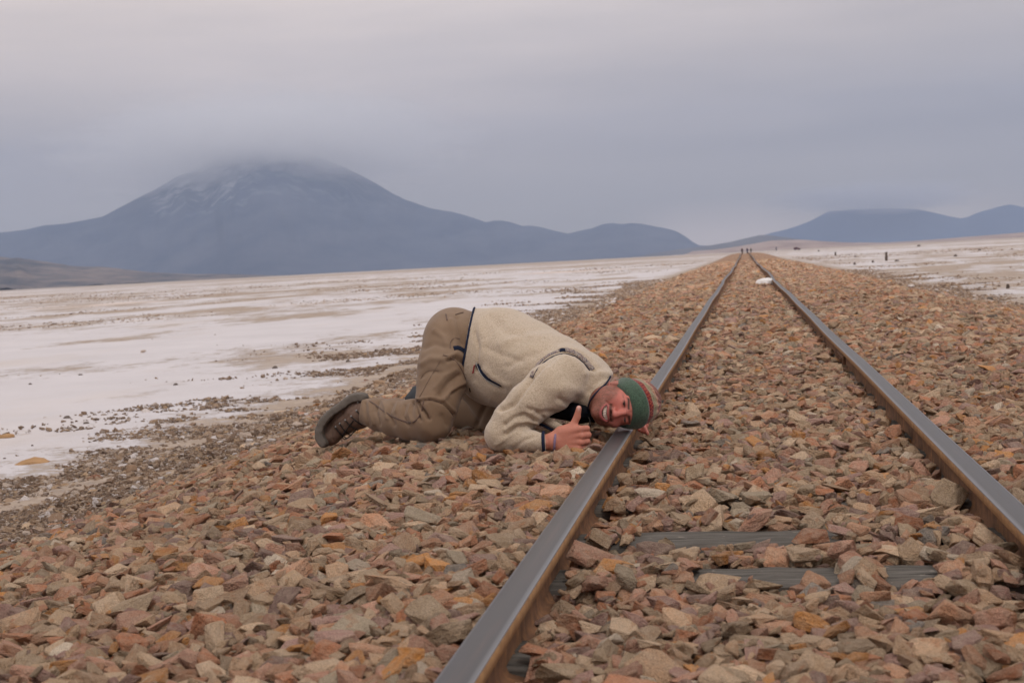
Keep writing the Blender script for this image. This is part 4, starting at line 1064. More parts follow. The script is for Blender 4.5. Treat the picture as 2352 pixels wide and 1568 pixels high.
# ------------------------------------------------------------------ trousers
PELV = [(C(1046, 776, 5.74), px_r(70, 5.74), .165), (C(1092, 800, 5.72), px_r(82, 5.72), .160)]
RTH = [(C(1032, 785, 5.63), px_r(59, 5.63), .095), (C(1019, 840, 5.58), px_r(57, 5.58), .095), (C(1014, 880, 5.56), px_r(55, 5.56), .088), (C(1004, 925, 5.53), px_r(49, 5.53), .080), (C(995, 966, 5.52), px_r(46, 5.52), .074)]
RSH = [(C(992, 972, 5.53), px_r(46, 5.53), .074), (C(950, 966, 5.62), px_r(47, 5.62), .070), (C(908, 959, 5.70), px_r(42, 5.7), .064), (C(869, 951, 5.77), px_r(36, 5.77), .056), (C(838, 944, 5.82), px_r(30, 5.82), .050)]
LTH = [(C(1060, 800, 5.90), px_r(62, 5.9), .095), (C(1100, 880, 5.93), px_r(50, 5.93), .085), (C(1145, 962, 5.90), px_r(42, 5.9), .078)]
LSH = [(C(1145, 965, 5.92), px_r(44, 5.9), .074), (C(1060, 952, 6.05), px_r(40, 6.0), .066), (C(985, 935, 6.15), px_r(26, 6.1), .05)]
ank_n = np.array((-.99, .10, 0)); ank_n /= np.linalg.norm(ank_n); ank_p = C(829, 940, 5.83)
def trou_sdf(P):
    d = np.maximum(tube_e(P, PELV, .02), -(P - C(1100, 800, 5.7)) @ hem_n)
    d = smin(d, tube_e(P, RTH, .02), .035)
    d = smin(d, smin(tube_e(P, LTH, .02), tube_e(P, LSH, .02), .015), .02)
    sh = tube_e(P, RSH, .02)
    sh = np.maximum(sh, (P - ank_p) @ ank_n)
    d = smin(d, sh, .010)
    return d
lo = np.array((C(815, 0, 5.9)[0], C(0, 1060, 5.6)[1], 5.36)); hi = np.array((C(1185, 0, 5.9)[0], C(0, 690, 5.9)[1], 6.26))
V, Fq = sdf_mesh(trou_sdf, lo, hi, 0.0065)
V = relax(V, Fq, 1, .5)
TS = [([(955, 922), (965, 935), (978, 950), (984, 960)], 4, -.016), ([(950, 925), (958, 945), (966, 965)], 3, -.008), ([(944, 930), (940, 950), (948, 968)], 4, .007), ([(930, 932), (925, 955), (938, 975)], 4, -.006),
      ([(915, 925), (910, 945)], 4, .005), ([(900, 930), (893, 950), (905, 975)], 5, -.006), ([(878, 918), (885, 935), (890, 960)], 4, .006), ([(868, 925), (862, 945), (872, 975)], 4, -.006),
      ([(848, 925), (850, 950), (858, 975)], 4, .006), ([(838, 925), (838, 950), (846, 978)], 3, -.005), ([(956, 917), (990, 912), (1020, 920), (1045, 945)], 3, .004), ([(956, 922), (990, 918), (1018, 926), (1041, 952)], 2.5, -.005),
      ([(1010, 905), (1030, 880), (1055, 862)], 6, -.009), ([(1020, 915), (1040, 895), (1065, 880)], 6, .007), ([(1000, 890), (1020, 865), (1045, 850)], 6, .005), ([(1035, 905), (1055, 890), (1070, 885)], 4, -.006),
      ([(975, 800), (1000, 790), (1030, 800)], 7, -.005), ([(970, 835), (990, 822), (1020, 825)], 8, .005), ([(968, 865), (985, 852), (1010, 855)], 6, -.004), ([(1000, 760), (1020, 775), (1030, 800)], 7, .005), ([(1050, 730), (1055, 760), (1062, 790)], 5, -.006),
      ([(1035, 735), (1042, 765), (1046, 795)], 5, .004), ([(1030, 820), (1048, 812), (1066, 822)], 5, .007), ([(1028, 828), (1046, 822), (1066, 834)], 4, -.009), ([(975, 985), (995, 1000), (1020, 990)], 12, .003), ([(1015, 955), (1025, 975)], 6, -.004),
      ([(1120, 925), (1105, 950), (1095, 975)], 6, -.006)]
TS = [(p_, w_ * .85, a_ * 1.45) for p_, w_, a_ in TS]
V = sculpt(V, Fq, TS); V = fuzz(V, Fq, .0045, 7.0, 9, 3)
TV, TF = V, Fq
trousers = padd('trousers', V, Fq, [M_TROU]); trousers['label'] = 'brown zip-off trekking trousers'
print('trousers', len(V), round(time.time() - t1, 1)); t1 = time.time()

# ------------------------------------------------------------------ strips and cords laid on the cloth
def bvh_of(V, Fq): return BVHTree.FromPolygons([tuple(v) for v in V], [tuple(f) for f in Fq])
JB, TB = bvh_of(JV, JF), bvh_of(TV, TF)
def cast(bv, px, py, fallback=None):
    d = Vector(C(px, py, 1.0)).normalized(); h = bv.ray_cast(Vector((0, 0, 0)), d)
    if h[0] is None: return (np.array(fallback) if fallback is not None else None), None
    n = np.array(h[1]); n = n if n @ np.array(d) < 0 else -n
    return np.array(h[0]), n
def resamp(poly, step=4.0):
    out = []
    for a, c in zip(poly[:-1], poly[1:]):
        a, c = np.array(a, float), np.array(c, float); n = max(1, int(np.linalg.norm(c - a) / step))
        out += [a + (c - a) * i / n for i in range(n)]
    out.append(np.array(poly[-1], float)); return np.array(out)
def smooth_poly(poly, step=3.0):
    p = np.array(poly, float)
    for _ in range(2):
        q = [p[0]]
        for a, c in zip(p[:-1], p[1:]): q += [a * .75 + c * .25, a * .25 + c * .75]
        q.append(p[-1]); p = np.array(q)
    return resamp([tuple(x) for x in p], step)
def tube3(pts, rad, n=8, flat=None, close=False):
    pts = np.asarray(pts, float); m = len(pts); V = []
    rad = np.full(m, rad) if np.isscalar(rad) else np.asarray(rad)
    up = None
    for i in range(m):
        t = pts[(i + 1) % m if close else min(i + 1, m - 1)] - pts[i - 1 if close else max(i - 1, 0)]; t /= np.linalg.norm(t) + 1e-12
        if flat is not None: nrm = flat[i]
        else: nrm = np.array((0, 0, -1.0)) if up is None else up
        s_ = np.cross(t, nrm); s_ /= np.linalg.norm(s_) + 1e-12; nrm = np.cross(s_, t); up = nrm
        for k in range(n):
            a = 2 * math.pi * k / n
            wv, hv = (rad[i], rad[i]) if np.ndim(rad[i]) == 0 else rad[i]
            V.append(pts[i] + s_ * math.cos(a) * wv + nrm * math.sin(a) * hv)
    F = []
    for i in range(m if close else m - 1):
        for k in range(n):
            j = (i + 1) % m; F.append((i * n + k, i * n + (k + 1) % n, j * n + (k + 1) % n, j * n + k))
    V = np.array(V)
    if not close:
        for e, o_ in ((0, 1), (m - 1, -1)):
            c = len(V); V = np.vstack([V, pts[e]])
            for k in range(0, n, 2):
                q = (e * n + k, e * n + (k + 1) % n, e * n + (k + 2) % n, c); F.append(q if o_ < 0 else q[::-1])
    return V, np.array(F)
def strip(name, bv, poly, wpx, thick, mats, parent, lift=0.0, step=3.0):
    """a ribbon sewn on the garment along a line"""
    P, N, last = [], [], None
    for x, y in smooth_poly(poly, step):
        p, n_ = cast(bv, x, y)
        if p is None: continue
        P.append(p); N.append(n_)
    P, N = np.array(P), np.array(N)
    for _ in range(3):
        P[1:-1] = P[1:-1] * .4 + .3 * (P[:-2] + P[2:]); N[1:-1] = N[1:-1] * .4 + .3 * (N[:-2] + N[2:])
    N /= np.linalg.norm(N, axis=1, keepdims=True)
    w = wpx * P[:, 2].mean() / FPX / 2
    V, F = tube3(P + N * lift, [(w, thick)] * len(P), 10, flat=N)
    return padd(name, V, F, mats, parent)
def webbing_mat():
    m, bb, bs = new_mat('woven_striped_webbing'); t = bb.n('ShaderNodeTexCoord').outputs['Object']
    w = bb.vor(t, 330.0, 'Color'); s_ = bb.n('ShaderNodeSeparateColor', Color=w).outputs[0]
    c = bb.ramp(s_, [(0, (0.13, 0.11, 0.12)), (0.2, (0.34, 0.28, 0.24)), (0.5, (0.42, 0.36, 0.30)), (0.7, (0.25, 0.16, 0.14)), (0.85, (0.20, 0.18, 0.20))], 'CONSTANT')
    finish(bb, bs, c, 0.9, bb.bump(s_, 0.4, 0.001), 0, .1); return m
M_WEB = webbing_mat()
s1 = strip('shoulder_webbing', JB, [(1220, 866), (1226, 848), (1240, 830), (1262, 814), (1286, 805)], 8.5, .003, [M_WEB], jacket, .001)
s2 = strip('shoulder_webbing', JB, [(1297, 802), (1318, 808), (1336, 820), (1350, 834), (1362, 849)], 11, .003, [M_WEB], jacket, .001)
strip('shoulder_patch', JB, [(1284, 806), (1292, 802), (1299, 804)], 9, .0032, [M_NAVY], jacket, .001)
strip('strap_edge', JB, [(1224, 868), (1231, 851), (1245, 835), (1266, 820), (1292, 811), (1318, 817), (1338, 831), (1354, 851)], 2.0, .0022, [M_NAVY], jacket, .0012)
strip('pocket_opening', JB, [(1096, 836), (1104, 853), (1116, 866), (1134, 877), (1150, 885)], 11.0, .0028, [M_NAVY], jacket, .0012)
strip('pocket_zip', JB, [(1094, 832), (1100, 851), (1111, 867), (1128, 880), (1148, 889)], 2.0, .0035, [simple('pale_zip_tape', (0.38, 0.37, 0.36), .6)], jacket, .0022)
strip('zip_pull', JB, [(1091, 838), (1089, 846), (1088, 856)], 2.8, .004, [M_RED], jacket, .005)
# hem binding: ring where the jacket is cut
def ring_on(sdf, c0, n_, a0, r0=.3, m=90, arc=(0, 2 * math.pi)):
    n_ = n_ / np.linalg.norm(n_); e1 = np.cross(n_, a0); e1 /= np.linalg.norm(e1); e2 = np.cross(n_, e1); out = []
    for k in range(m):
        a = arc[0] + (arc[1] - arc[0]) * k / m; d = e1 * math.cos(a) + e2 * math.sin(a)
        t = np.linspace(0, r0, 150); v = sdf(c0 + d * t[:, None]); i = np.argmax(v > 0); i = i if v[i] > 0 else 149
        out.append(c0 + d * t[max(i, 1)])
    out = np.array(out)
    for _ in range(4): out = out * .5 + .25 * (np.roll(out, 1, 0) + np.roll(out, -1, 0))
    return out
R1 = ring_on(lambda p: tube_e(p, TORSO, .03), hem_p + hem_n * -.006, hem_n, np.array((0, 0, 1.0)))
V, F = tube3(R1, .0048, 8, close=True); padd('hem_trim', V, F, [M_NAVY], jacket)
R2 = ring_on(lambda p: tube_e(p, FORE, .012), cuff_p - cuff_n * .008, cuff_n, np.array((0, 0, 1.0)), .1, 48)
V, F = tube3(R2, .0062, 8, close=True); padd('cuff_trim', V, F, [M_NAVY], jacket)
# dark shirt and jacket inside; shade under the chest painted as near-black
def shirt_sdf(P):
    d = tube_e(P, [(C(1268, 930, 5.36), px_r(30, 5.36), .08), (C(1330, 944, 5.30), px_r(26, 5.3), .07), (C(1362, 948, 5.28), px_r(22, 5.28), .055)], .02)
    d = smin(d, tube_e(P, [(C(1330, 885, 5.38), .06, .09), (C(1362, 915, 5.31), .068, .068), (C(1380, 925, 5.29), .058, .06)], .02), .02)
    return smax(d, -(head_sdf_lo(tohead(P)) - .003), .006)
lo = np.array((C(1230, 0, 5.4)[0], C(0, 985, 5.3)[1], 5.15)); hi = np.array((C(1400, 0, 5.3)[0], C(0, 860, 5.4)[1], 5.52))
V, F = sdf_mesh(shirt_sdf, lo, hi, 0.006); padd('undershirt', V, F, [M_DARKC])
# flap of the open front hanging beneath the chest
fl = smooth_poly([(1236, 956), (1252, 962), (1270, 972), (1290, 983), (1310, 988)], 3); P = np.array([C(x, y, 5.22 - .0009 * (x - 1236)) for x, y in fl])
V, F = tube3(P, [(px_r(9.5 - 6 * (i / len(P)) ** 2, 5.2), .006) for i in range(len(P))], 12, flat=[np.array((0, .15, -1.0))] * len(P)); padd('front_flap', V, F, [M_FLEECE], jacket)
P2 = P + np.array((-.004, -.014, -.004)); V, F = tube3(P2, [(.0035, .005)] * len(P), 8, flat=[np.array((0, .15, -1.0))] * len(P)); padd('flap_binding', V, F, [M_SEAM], jacket)
P3 = P + np.array((-.008, -.0215, .002)); V, F = tube3(P3[:-4], [(.006, .006)] * (len(P) - 4), 8, flat=[np.array((0, .15, -1.0))] * (len(P) - 4)); padd('flap_lining', V, F, [M_NAVY], jacket)
V, F = tube3([C(1352, 958, 5.17), C(1355, 965, 5.165), C(1354, 971, 5.16), C(1356, 978, 5.16)], .0024, 8); padd('drawcord', V, F, [M_LACE], jacket)

# trouser details
strip('side_piping', TB, [(848, 921), (862, 928), (880, 943), (905, 958), (930, 968), (944, 972), (957, 966), (966, 952), (972, 934), (973, 922)], 4.2, .0022, [M_SEAM], trousers, .0006)
strip('zip_off_seam', TB, [(956, 921), (975, 917), (998, 918), (1018, 927), (1034, 942), (1041, 956)], 2.0, .002, [M_SEAM], trousers, .0004)
strip('thigh_seam', TB, [(1020, 812), (1006, 838), (985, 872), (968, 905), (958, 920)], 1.1, .0014, [M_SEAM], trousers, .0002)
strip('thigh_seam', TB, [(966, 870), (975, 855), (990, 848), (1008, 852)], 1.0, .0012, [M_SEAM], trousers, .0002)
strip('pocket_welt', TB, [(1034, 800), (1033, 786), (1042, 775), (1056, 778)], 1.8, .0022, [M_SEAM], trousers, .0005)
strip('pocket_zip', TB, [(1018, 816), (1032, 818), (1046, 828), (1060, 846), (1069, 870)], 2.4, .0022, [M_SEAM], trousers, .0006)
strip('fly_dark_flap', TB, [(1042, 800), (1054, 797), (1066, 806)], 11, .003, [M_NAVY], trousers, .0005)  # dark navy strip across the fly
strip('belt_loop', TB, [(1064, 718), (1055, 720), (1046, 723)], 2.0, .0025, [M_SEAM], trousers, .0015)
strip('pocket_tab', TB, [(1024, 722), (1026, 729), (1027, 736)], 3.0, .003, [M_SEAM], trousers, .0012)
V, F = tube3([C(1079, 884, 5.55), C(1078.5, 892, 5.55), C(1080, 900, 5.55)], .0022, 6); padd('waist_cord', V, F, [M_LACE], trousers)

# ------------------------------------------------------------------ boots
def boot_obj():
    root = bpy.data.objects.new('boot', None)
    UP = [(C(846, 946, 5.84), px_r(31, 5.84), .050), (C(818, 951, 5.86), px_r(33, 5.86), .050), (C(790, 968, 5.88), px_r(28, 5.88), .046), (C(766, 990, 5.90), px_r(23, 5.9), .046), (C(757, 1000, 5.90), px_r(20, 5.9), .044)]
    def up_sdf(P):
        d = tube_e(P, UP, .02)
        d = smin(d, ell(P, C(757, 1003, 5.9), (.036, .032, .046)), .02)
        return d
    lo = np.array((C(725, 0, 5.9)[0], C(0, 1030, 5.9)[1], 5.78)); hi = np.array((C(872, 0, 5.84)[0], C(0, 905, 5.9)[1], 6.0))
    V, F = sdf_mesh(up_sdf, lo, hi, 0.0045)
    V = relax(V, F, 1, .5)
    BS = [([(767, 980), (778, 972), (795, 962), (808, 945), (820, 932)], 1.6, -.003), ([(762, 985), (762, 1000), (768, 1014)], 1.6, -.003), ([(840, 968), (822, 982), (800, 996), (790, 1008)], 5, -.006),
          ([(775, 958), (790, 945), (812, 930)], 1.5, -.0025), ([(778, 985), (785, 1000)], 1.5, -.002)]
    V = sculpt(V, F, BS); V = fuzz(V, F, .002, 30.0, 15, 2)
    up = padd('boot_upper', V, F, [M_LEATH])
    SL = [(838, 912), (820, 911), (805, 916), (790, 930), (770, 942), (753, 956), (741, 972), (735, 990), (737, 1006), (746, 1018)]
    SLS = [(C(x, y, 5.87), .0095, .046) for x, y in smooth_poly(SL, 11)]
    def sole_sdf(P):
        d = tube_e(P, SLS, .02)
        pr = to_px(P.reshape(-1, 3)).reshape(P.shape[:-1] + (2,))
        lug = np.sin((pr[..., 0] * .9 - pr[..., 1] * .8) * .42) * .0007
        return d + lug
    V, F = sdf_mesh(sole_sdf, np.array((C(722, 0, 5.9)[0], C(0, 1032, 5.9)[1], 5.80)), np.array((C(850, 0, 5.84)[0], C(0, 900, 5.9)[1], 5.94)), 0.004)
    V = fuzz(V, F, .0015, 60.0, 16, 2)
    so = padd('boot_sole', V, F, [M_SOLE])
    bv = bvh_of(*sdf_mesh(up_sdf, lo, hi, 0.007))
    return up, so, bv
upper, sole, BB = boot_obj()
boot = bpy.data.objects.new('boot', None); COL.objects.link(boot); boot.parent = person
for o in (upper, sole): o.parent = boot
boot['label'] = 'right brown leather hiking boot with dusty grey sole'
bm = bmesh.new(); bmesh.ops.create_uvsphere(bm, u_segments=10, v_segments=6, radius=.0042)
ey_me = bpy.data.meshes.new('eyelet'); bm.to_mesh(ey_me); bm.free(); ey_me.materials.append(M_METAL)
for x, y in ((819, 943), (807, 956), (793.5, 964.5), (780.7, 972.5), (771, 980), (822, 925)):
    p, n_ = cast(BB, x, y)
    if p is None: continue
    o = bpy.data.objects.new('eyelet', ey_me); COL.objects.link(o); o.parent = boot; o.location = rel(person, c2w(p + n_ * .002)); o.scale = (1, 1, 1.25)
def lace(pts, r=.0026):
    P = []
    for x, y in smooth_poly(pts, 3):
        p, n_ = cast(BB, x, y); P.append(p + n_ * .003 if p is not None else C(x, y, 5.83))
    V, F = tube3(np.array(P), r, 6); return padd('lace', V, F, [M_LACE], boot)
for q in ([(819, 943), (828, 952), (838, 962)], [(807, 956), (818, 966), (832, 975)], [(793, 964), (806, 978), (822, 986)], [(781, 972), (792, 990), (808, 1000)], [(812, 965), (796, 986), (784, 1000), (790, 1009), (802, 1004), (818, 985)], [(771, 980), (782, 996), (796, 1006)]): lace(q)
# far boot: only its dark tip shows behind the knee
def fb(P):
    return smin(tube_e(P, [(C(990, 925, 6.2), .05, .045), (C(962, 915, 6.25), .045, .045), (C(947, 917, 6.27), .03, .04)], .02), tube_e(P, [(C(958, 912, 6.26), .022, .04), (C(955, 896, 6.27), .016, .035)], .01), .01)
V, F = sdf_mesh(fb, np.array((C(925, 0, 6.3)[0], C(0, 960, 6.2)[1], 6.12)), np.array((C(1020, 0, 6.2)[0], C(0, 880, 6.2)[1], 6.34)), .006)
V = fuzz(V, F, .004, 25, 18, 2); o = padd('boot', V, F, [M_SLATE]); o['label'] = 'left boot, dark and half hidden behind the knee'
print('boots', round(time.time() - t1, 1)); t1 = time.time()

# ------------------------------------------------------------------ body: head, neck, trunk, arms, hands as one surface
V1, F1 = sdf_mesh(lambda P: smin(head_sdf(tohead(P)), cap(P, NK0, NK1, .055, .062), .02), HO - .17, HO + .17, 0.0020)
V2, F2 = sdf_mesh(lambda P: hand_sdf(tohand(P)), HX + np.array((-.085, -.075, -.06)), HX + np.array((.15, .145, .09)), 0.0019)
# collar binding follows the visible edge round the face
HB_ = bvh_of(V1, F1)
colp = [(1402, 864), (1396, 876), (1385, 887), (1371, 900), (1359, 914), (1352, 928), (1348.5, 944), (1350, 958)]
P = []
for x, y in smooth_poly(colp, 3):
    c_ = [p for p in (cast(JB, x, y)[0], cast(JB, x - 3, y)[0], cast(HB_, x + 1, y)[0], cast(HB_, x + 4, y)[0]) if p is not None]
    z_ = min(p[2] for p in c_) if c_ else 5.24
    P.append(C(x, y, z_ - .002))
P = np.array(P)
for _ in range(12): P[1:-1, 2] = P[1:-1, 2] * .4 + .3 * (P[:-2, 2] + P[2:, 2])
V, F = tube3(P, .0032, 8); padd('collar_trim', V, F, [M_NAVY], jacket)
def core_sdf(P):
    sh = [(a, r * .72, d * .72) for a, r, d in TORSO]
    d = tube_e(P, sh, .03)
    d = smin(d, cap(P, NK0, NK1, .050, .060), .02)
    d = smin(d, tube_e(P, [(a, r * .6, q * .6) for a, r, q in ARM], .01), .02)
    d = smin(d, tube_e(P, [(a, min(r * .78, .034), min(q * .78, .030)) for a, r, q in FORE], .01), .01)
    d = smin(d, tube_e(P, [(a, r * .7, q * .7) for a, r, q in LARM], .01), .02)
    for ch in (PELV, RTH, RSH, LTH, LSH): d = smin(d, tube_e(P, [(a, r * .72, q * .72) for a, r, q in ch], .01), .02)
    return d
lo = np.array((C(840, 0, 5.9)[0], C(0, 1050, 5.2)[1], 5.0)); hi = np.array((C(1500, 0, 5.6)[0], C(0, 700, 5.9)[1], 6.2))
V3, F3 = sdf_mesh(core_sdf, lo, hi, 0.011)
V4, F4 = sdf_mesh(lhand_sdf, np.array((C(1400, 0, 5.7)[0] - .03, C(0, 1000, 5.4)[1], 5.34)), np.array((C(1500, 0, 5.4)[0], C(0, 890, 5.6)[1], 5.76)), .003)
Vs, Fs, off = [], [], 0
for v, f in ((V1, F1), (V2, F2), (V3, F3), (V4, F4)): Vs.append(v); Fs.append(f + off); off += len(v)
tmp = bpy.data.objects.new('tmp_body', mesh_np('tmp_body', np.concatenate(Vs), np.concatenate(Fs))); COL.objects.link(tmp)
rm = tmp.modifiers.new('r', 'REMESH'); rm.mode = 'VOXEL'; rm.voxel_size = 0.0023
dg = bpy.context.evaluated_depsgraph_get(); dg.update()
ev = tmp.evaluated_get(dg); me_ = ev.to_mesh()
n = len(me_.vertices); BV = np.empty(n * 3); me_.vertices.foreach_get('co', BV); BV = BV.reshape(-1, 3)
nl = len(me_.loops); lv = np.empty(nl, np.int32); me_.loops.foreach_get('vertex_index', lv)
ls = np.empty(len(me_.polygons), np.int32); me_.polygons.foreach_get('loop_start', ls); lt = np.empty(len(me_.polygons), np.int32); me_.polygons.foreach_get('loop_total', lt)
BF = lv[ls[lt == 4][:, None] + np.arange(4)]
ev.to_mesh_clear(); bpy.data.objects.remove(tmp)
# keep only the outer shell reached from the head
BV = relax(BV, BF, 1, .35)
BN = vnormals(BV, BF)
# pigment, with shade painted into creases and recesses
skin = np.array((0.54, 0.178, 0.137)); cols = np.tile(skin, (len(BV), 1))
def blend(mask, c):
    global cols
    m = np.clip(mask, 0, 1)[:, None]; cols = cols * (1 - m) + np.array(c) * m
q = tohead(BV); a = q[:, 0]; aa = np.abs(a); f = q[:, 1]; u = q[:, 2]
ish = (np.linalg.norm(q, axis=1) < .19)
fs = ish & (f > -.02)
nz = vnoise(q, 60, 5, 3, .6); nzf = vnoise(q * np.array((1, 1, 1)), 330, 6, 2, .6)
gs = lambda x, c, s: np.exp(-((x - c) / s) ** 2)
cols *= (1 + .05 * nz + .02 * nzf)[:, None]
blend(ish * .85 * gs(aa, .040, .022) * gs(u, -.034, .020) * (f > .03), (0.52, 0.165, 0.125))           # ruddy cheeks
blend(ish * .60 * np.exp(-(((aa) / .016) ** 2 + ((u + .036) / .016) ** 2)) * (f > .08), (0.52, 0.165, 0.125))     # nose
blend(ish * .30 * gs(u, .045, .02) * (f > .04), (0.50, 0.20, 0.14))
open_ = MH * np.sqrt(np.clip(1 - (a / MW) ** 2, 0, 1)); uc = mouth_u(a); du = np.abs(u - uc)
# beard: jaw, chin, moustache
beard = 1 / (1 + np.exp((u + .064 - .040 * np.clip((aa - .034) / .026, 0, 1.3)) / .005))
mous = gs(u, MU0 + .0185 + 2 * (a * a), .0060) * (aa < .034)
jaw = np.clip(beard + .9 * mous, 0, 1) * (f > -.05) * ish * (u > -.16)
stub = np.clip(.62 + .40 * vnoise(q * np.array((1, 1, .5)), 420, 12, 2, .6) + .10 * vnoise(q, 30, 13, 2), 0, 1)
blend(np.clip(jaw * (stub + .12), 0, 1), (0.130, 0.058, 0.034)); blend(mous * ish * (f > .05) * .80, (0.085, 0.040, 0.025)); blend(ish * .45 * np.exp(-((aa / .012) ** 2 + ((u + .090) / .005) ** 2)) * (f > .05), (0.09, 0.04, 0.025))
lipm = ish * (f > .05) * np.clip(1 - (du - open_ - np.where(u < uc, .0055, .001)) / .0065, 0, 1) * np.clip((MW + .006 - aa) / .004, 0, 1)
blend(np.clip(lipm * 1.5, 0, 1) * .9, (0.47, 0.130, 0.125))
inm = ish * (f > .055) * (du < open_ + .0008) * (aa < MW) * (f < .0935 - 9 * a * a - .004)
blend(inm * 1.0, (0.060, 0.012, 0.012))
# brows, lids, lashes
brow = ish * (f > .04) * np.exp(-((u - (.0165 + .003 * np.clip((aa - .02) / .03, 0, 1) - .010 * np.clip((aa - .042) / .02, 0, 1))) / .0042) ** 2) * np.clip((aa - .009) / .004, 0, 1) * np.clip((.052 - aa) / .006, 0, 1)
blend(brow * (1.1 + .3 * nz), (0.055, 0.030, 0.020))
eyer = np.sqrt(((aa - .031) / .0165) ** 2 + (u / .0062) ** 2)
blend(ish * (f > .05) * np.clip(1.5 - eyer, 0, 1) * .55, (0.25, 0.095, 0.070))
lash = ish * (f > .05) * np.clip(1.3 - np.sqrt(((aa - .031) / .0135) ** 2 + ((u - .0018) / .0030) ** 2), 0, 1)
blend(lash * 1.4, (0.030, 0.018, 0.014))
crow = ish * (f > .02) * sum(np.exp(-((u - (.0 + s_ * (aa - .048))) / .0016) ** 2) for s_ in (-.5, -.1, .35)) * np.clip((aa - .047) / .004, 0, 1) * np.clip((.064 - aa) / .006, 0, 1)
blend(crow * .5, (0.28, 0.11, 0.08))  # eye-corner wrinkles drawn as painted crease shade
nos = ish * (f > .07) * np.exp(-(((aa - .0072) / .0042) ** 2 + ((u + .0485) / .0035) ** 2)); blend(nos * .95, (0.05, 0.015, 0.012))  # nostril shade painted on the skin
fold_ = ish * (f > .04) * np.exp(-(np.abs((aa - .021) - (-(u + .038)) * .62) / .0026) ** 2) * (u < -.036) * (u > -.070); blend(fold_ * .55, (0.24, 0.09, 0.065))  # painted shade along the smile folds
wr = ish * (f > .06) * (np.exp(-((aa - .006) / .0014) ** 2) * gs(u, .018, .008) + np.exp(-((u - .0085) / .0015) ** 2) * (aa < .012)); blend(wr * .45, (0.27, 0.10, 0.075))  # frown lines, crease shade painted in
blend((ish & (u > -.01) & (f < .03)) * .9, (0.10, 0.06, 0.045))                                         # hair under the cap
blend(ish * gs(aa, .079, .02) * gs(u, -.035, .02) * gs(f, -.012, .02) * .6, (0.56, 0.22, 0.17))           # ear
side_b = ish * np.clip((aa - .058) / .006, 0, 1) * gs(f, .014, .014) * (u < -.005) * (u > -.06); blend(side_b * .5 * stub, (0.14, 0.08, 0.05))
# hand
qh = tohand(BV); ih = (np.linalg.norm(qh - np.array((.05, .03, 0)), axis=1) < .15) & (BV[:, 2] < 5.3) & ~ish
hs = np.array((0.49, 0.198, 0.130)); blend(ih * .8, hs)
knr = sum(np.exp(-(((qh[:, 0] - w) / .013) ** 2 + ((qh[:, 1] - t) / .009) ** 2)) for t, w in ((.0385, .117), (.015, .121), (-.0085, .117), (-.0305, .107)))
blend(ih * np.clip(knr, 0, 1) * .55, (0.56, 0.215, 0.155))
gap = sum(np.exp(-((qh[:, 1] - t) / .0016) ** 2) for t in (.0265, .0033, -.0195)) * (qh[:, 0] > .106); blend(ih * np.clip(gap, 0, 1) * .45, (0.25, 0.09, 0.06))  # shade between the fingers painted into the skin colour
nail = ih * np.exp(-(((qh[:, 0] - .103) / .0055) ** 2 + ((qh[:, 1] - .114) / .0090) ** 2)) * (qh[:, 2] > -.006); blend(np.clip(nail * 1.4, 0, 1) * .8, (0.66, 0.42, 0.36))
cols = cols * (1 + .05 * vnoise(BV, 40, 31, 3, .6))[:, None]
m, bb, bs = new_mat('skin'); M_SKIN = m
vc = bb.n('ShaderNodeVertexColor', layer_name='Col').outputs[0]; t = bb.n('ShaderNodeTexCoord').outputs['Object']
n_ = bb.noise(t, 380.0, 3, 0.6)
finish(bb, bs, bb.mix(1.0, vc, bb.ramp(n_, [(0.3, 0.90), (0.7, 1.08)]), 'MULTIPLY'), bb.ramp(bb.noise(t, 60, 3, .6), [(0.3, 0.52), (0.7, 0.68)]), bb.bump(n_, 0.4, 0.0012), 0.0, 0.4)
bs.inputs['Subsurface Weight'].default_value = 0.12; bs.inputs['Subsurface Radius'].default_value = (0.012, 0.004, 0.002); bs.inputs['Subsurface Scale'].default_value = 0.5
body = padd('body', BV, BF, [M_SKIN], cols=cols)
print('body', len(BV), round(time.time() - t1, 1)); t1 = time.time()

# teeth: one row of separate crowns inside the smile
def tooth_row(name, uoff, hh, widths, fwd, count):
    Vt, Ft, o_ = [], [], 0; xs = np.cumsum([0] + widths[:-1]) + np.array(widths) / 2; xs = xs - sum(widths) / 2
    for x, w in zip(xs, widths):
        c = np.array((x, fwd - 9.5 * x * x, mouth_u(x) + uoff)); nb_, mb = 10, 8
        th = np.linspace(0, 2 * math.pi, nb_, endpoint=False); ph = np.linspace(-math.pi / 2, math.pi / 2, mb)
        for p_ in ph:
            for t_ in th:
                cx, sx_ = math.cos(t_), math.sin(t_); cp = math.cos(p_)
                v = np.array((math.copysign(abs(cx * cp) ** .45, cx) * w * .51, math.copysign(abs(sx_ * cp) ** .7, sx_) * .0035, math.copysign(abs(math.sin(p_)) ** .55, math.sin(p_)) * hh))
                Vt.append(fromhead(c + v))
        for i in range(mb - 1):
            for k in range(nb_): Ft.append((o_ + i * nb_ + k, o_ + i * nb_ + (k + 1) % nb_, o_ + (i + 1) * nb_ + (k + 1) % nb_, o_ + (i + 1) * nb_ + k))
        o_ += nb_ * mb
    return np.array(Vt), np.array(Ft)
M_TEETH = simple('tooth_enamel', (0.80, 0.72, 0.60), 0.25, 40, 0.04, 0.05, 0.001, spec=0.6)
V, F = tooth_row('teeth', .0014, .0078, [.0052, .006, .0062, .0066, .0082, .0082, .0066, .0062, .006, .0052], .0868, 10); te = padd('teeth', V, F, [M_TEETH]); te['kind'] = 'stuff'
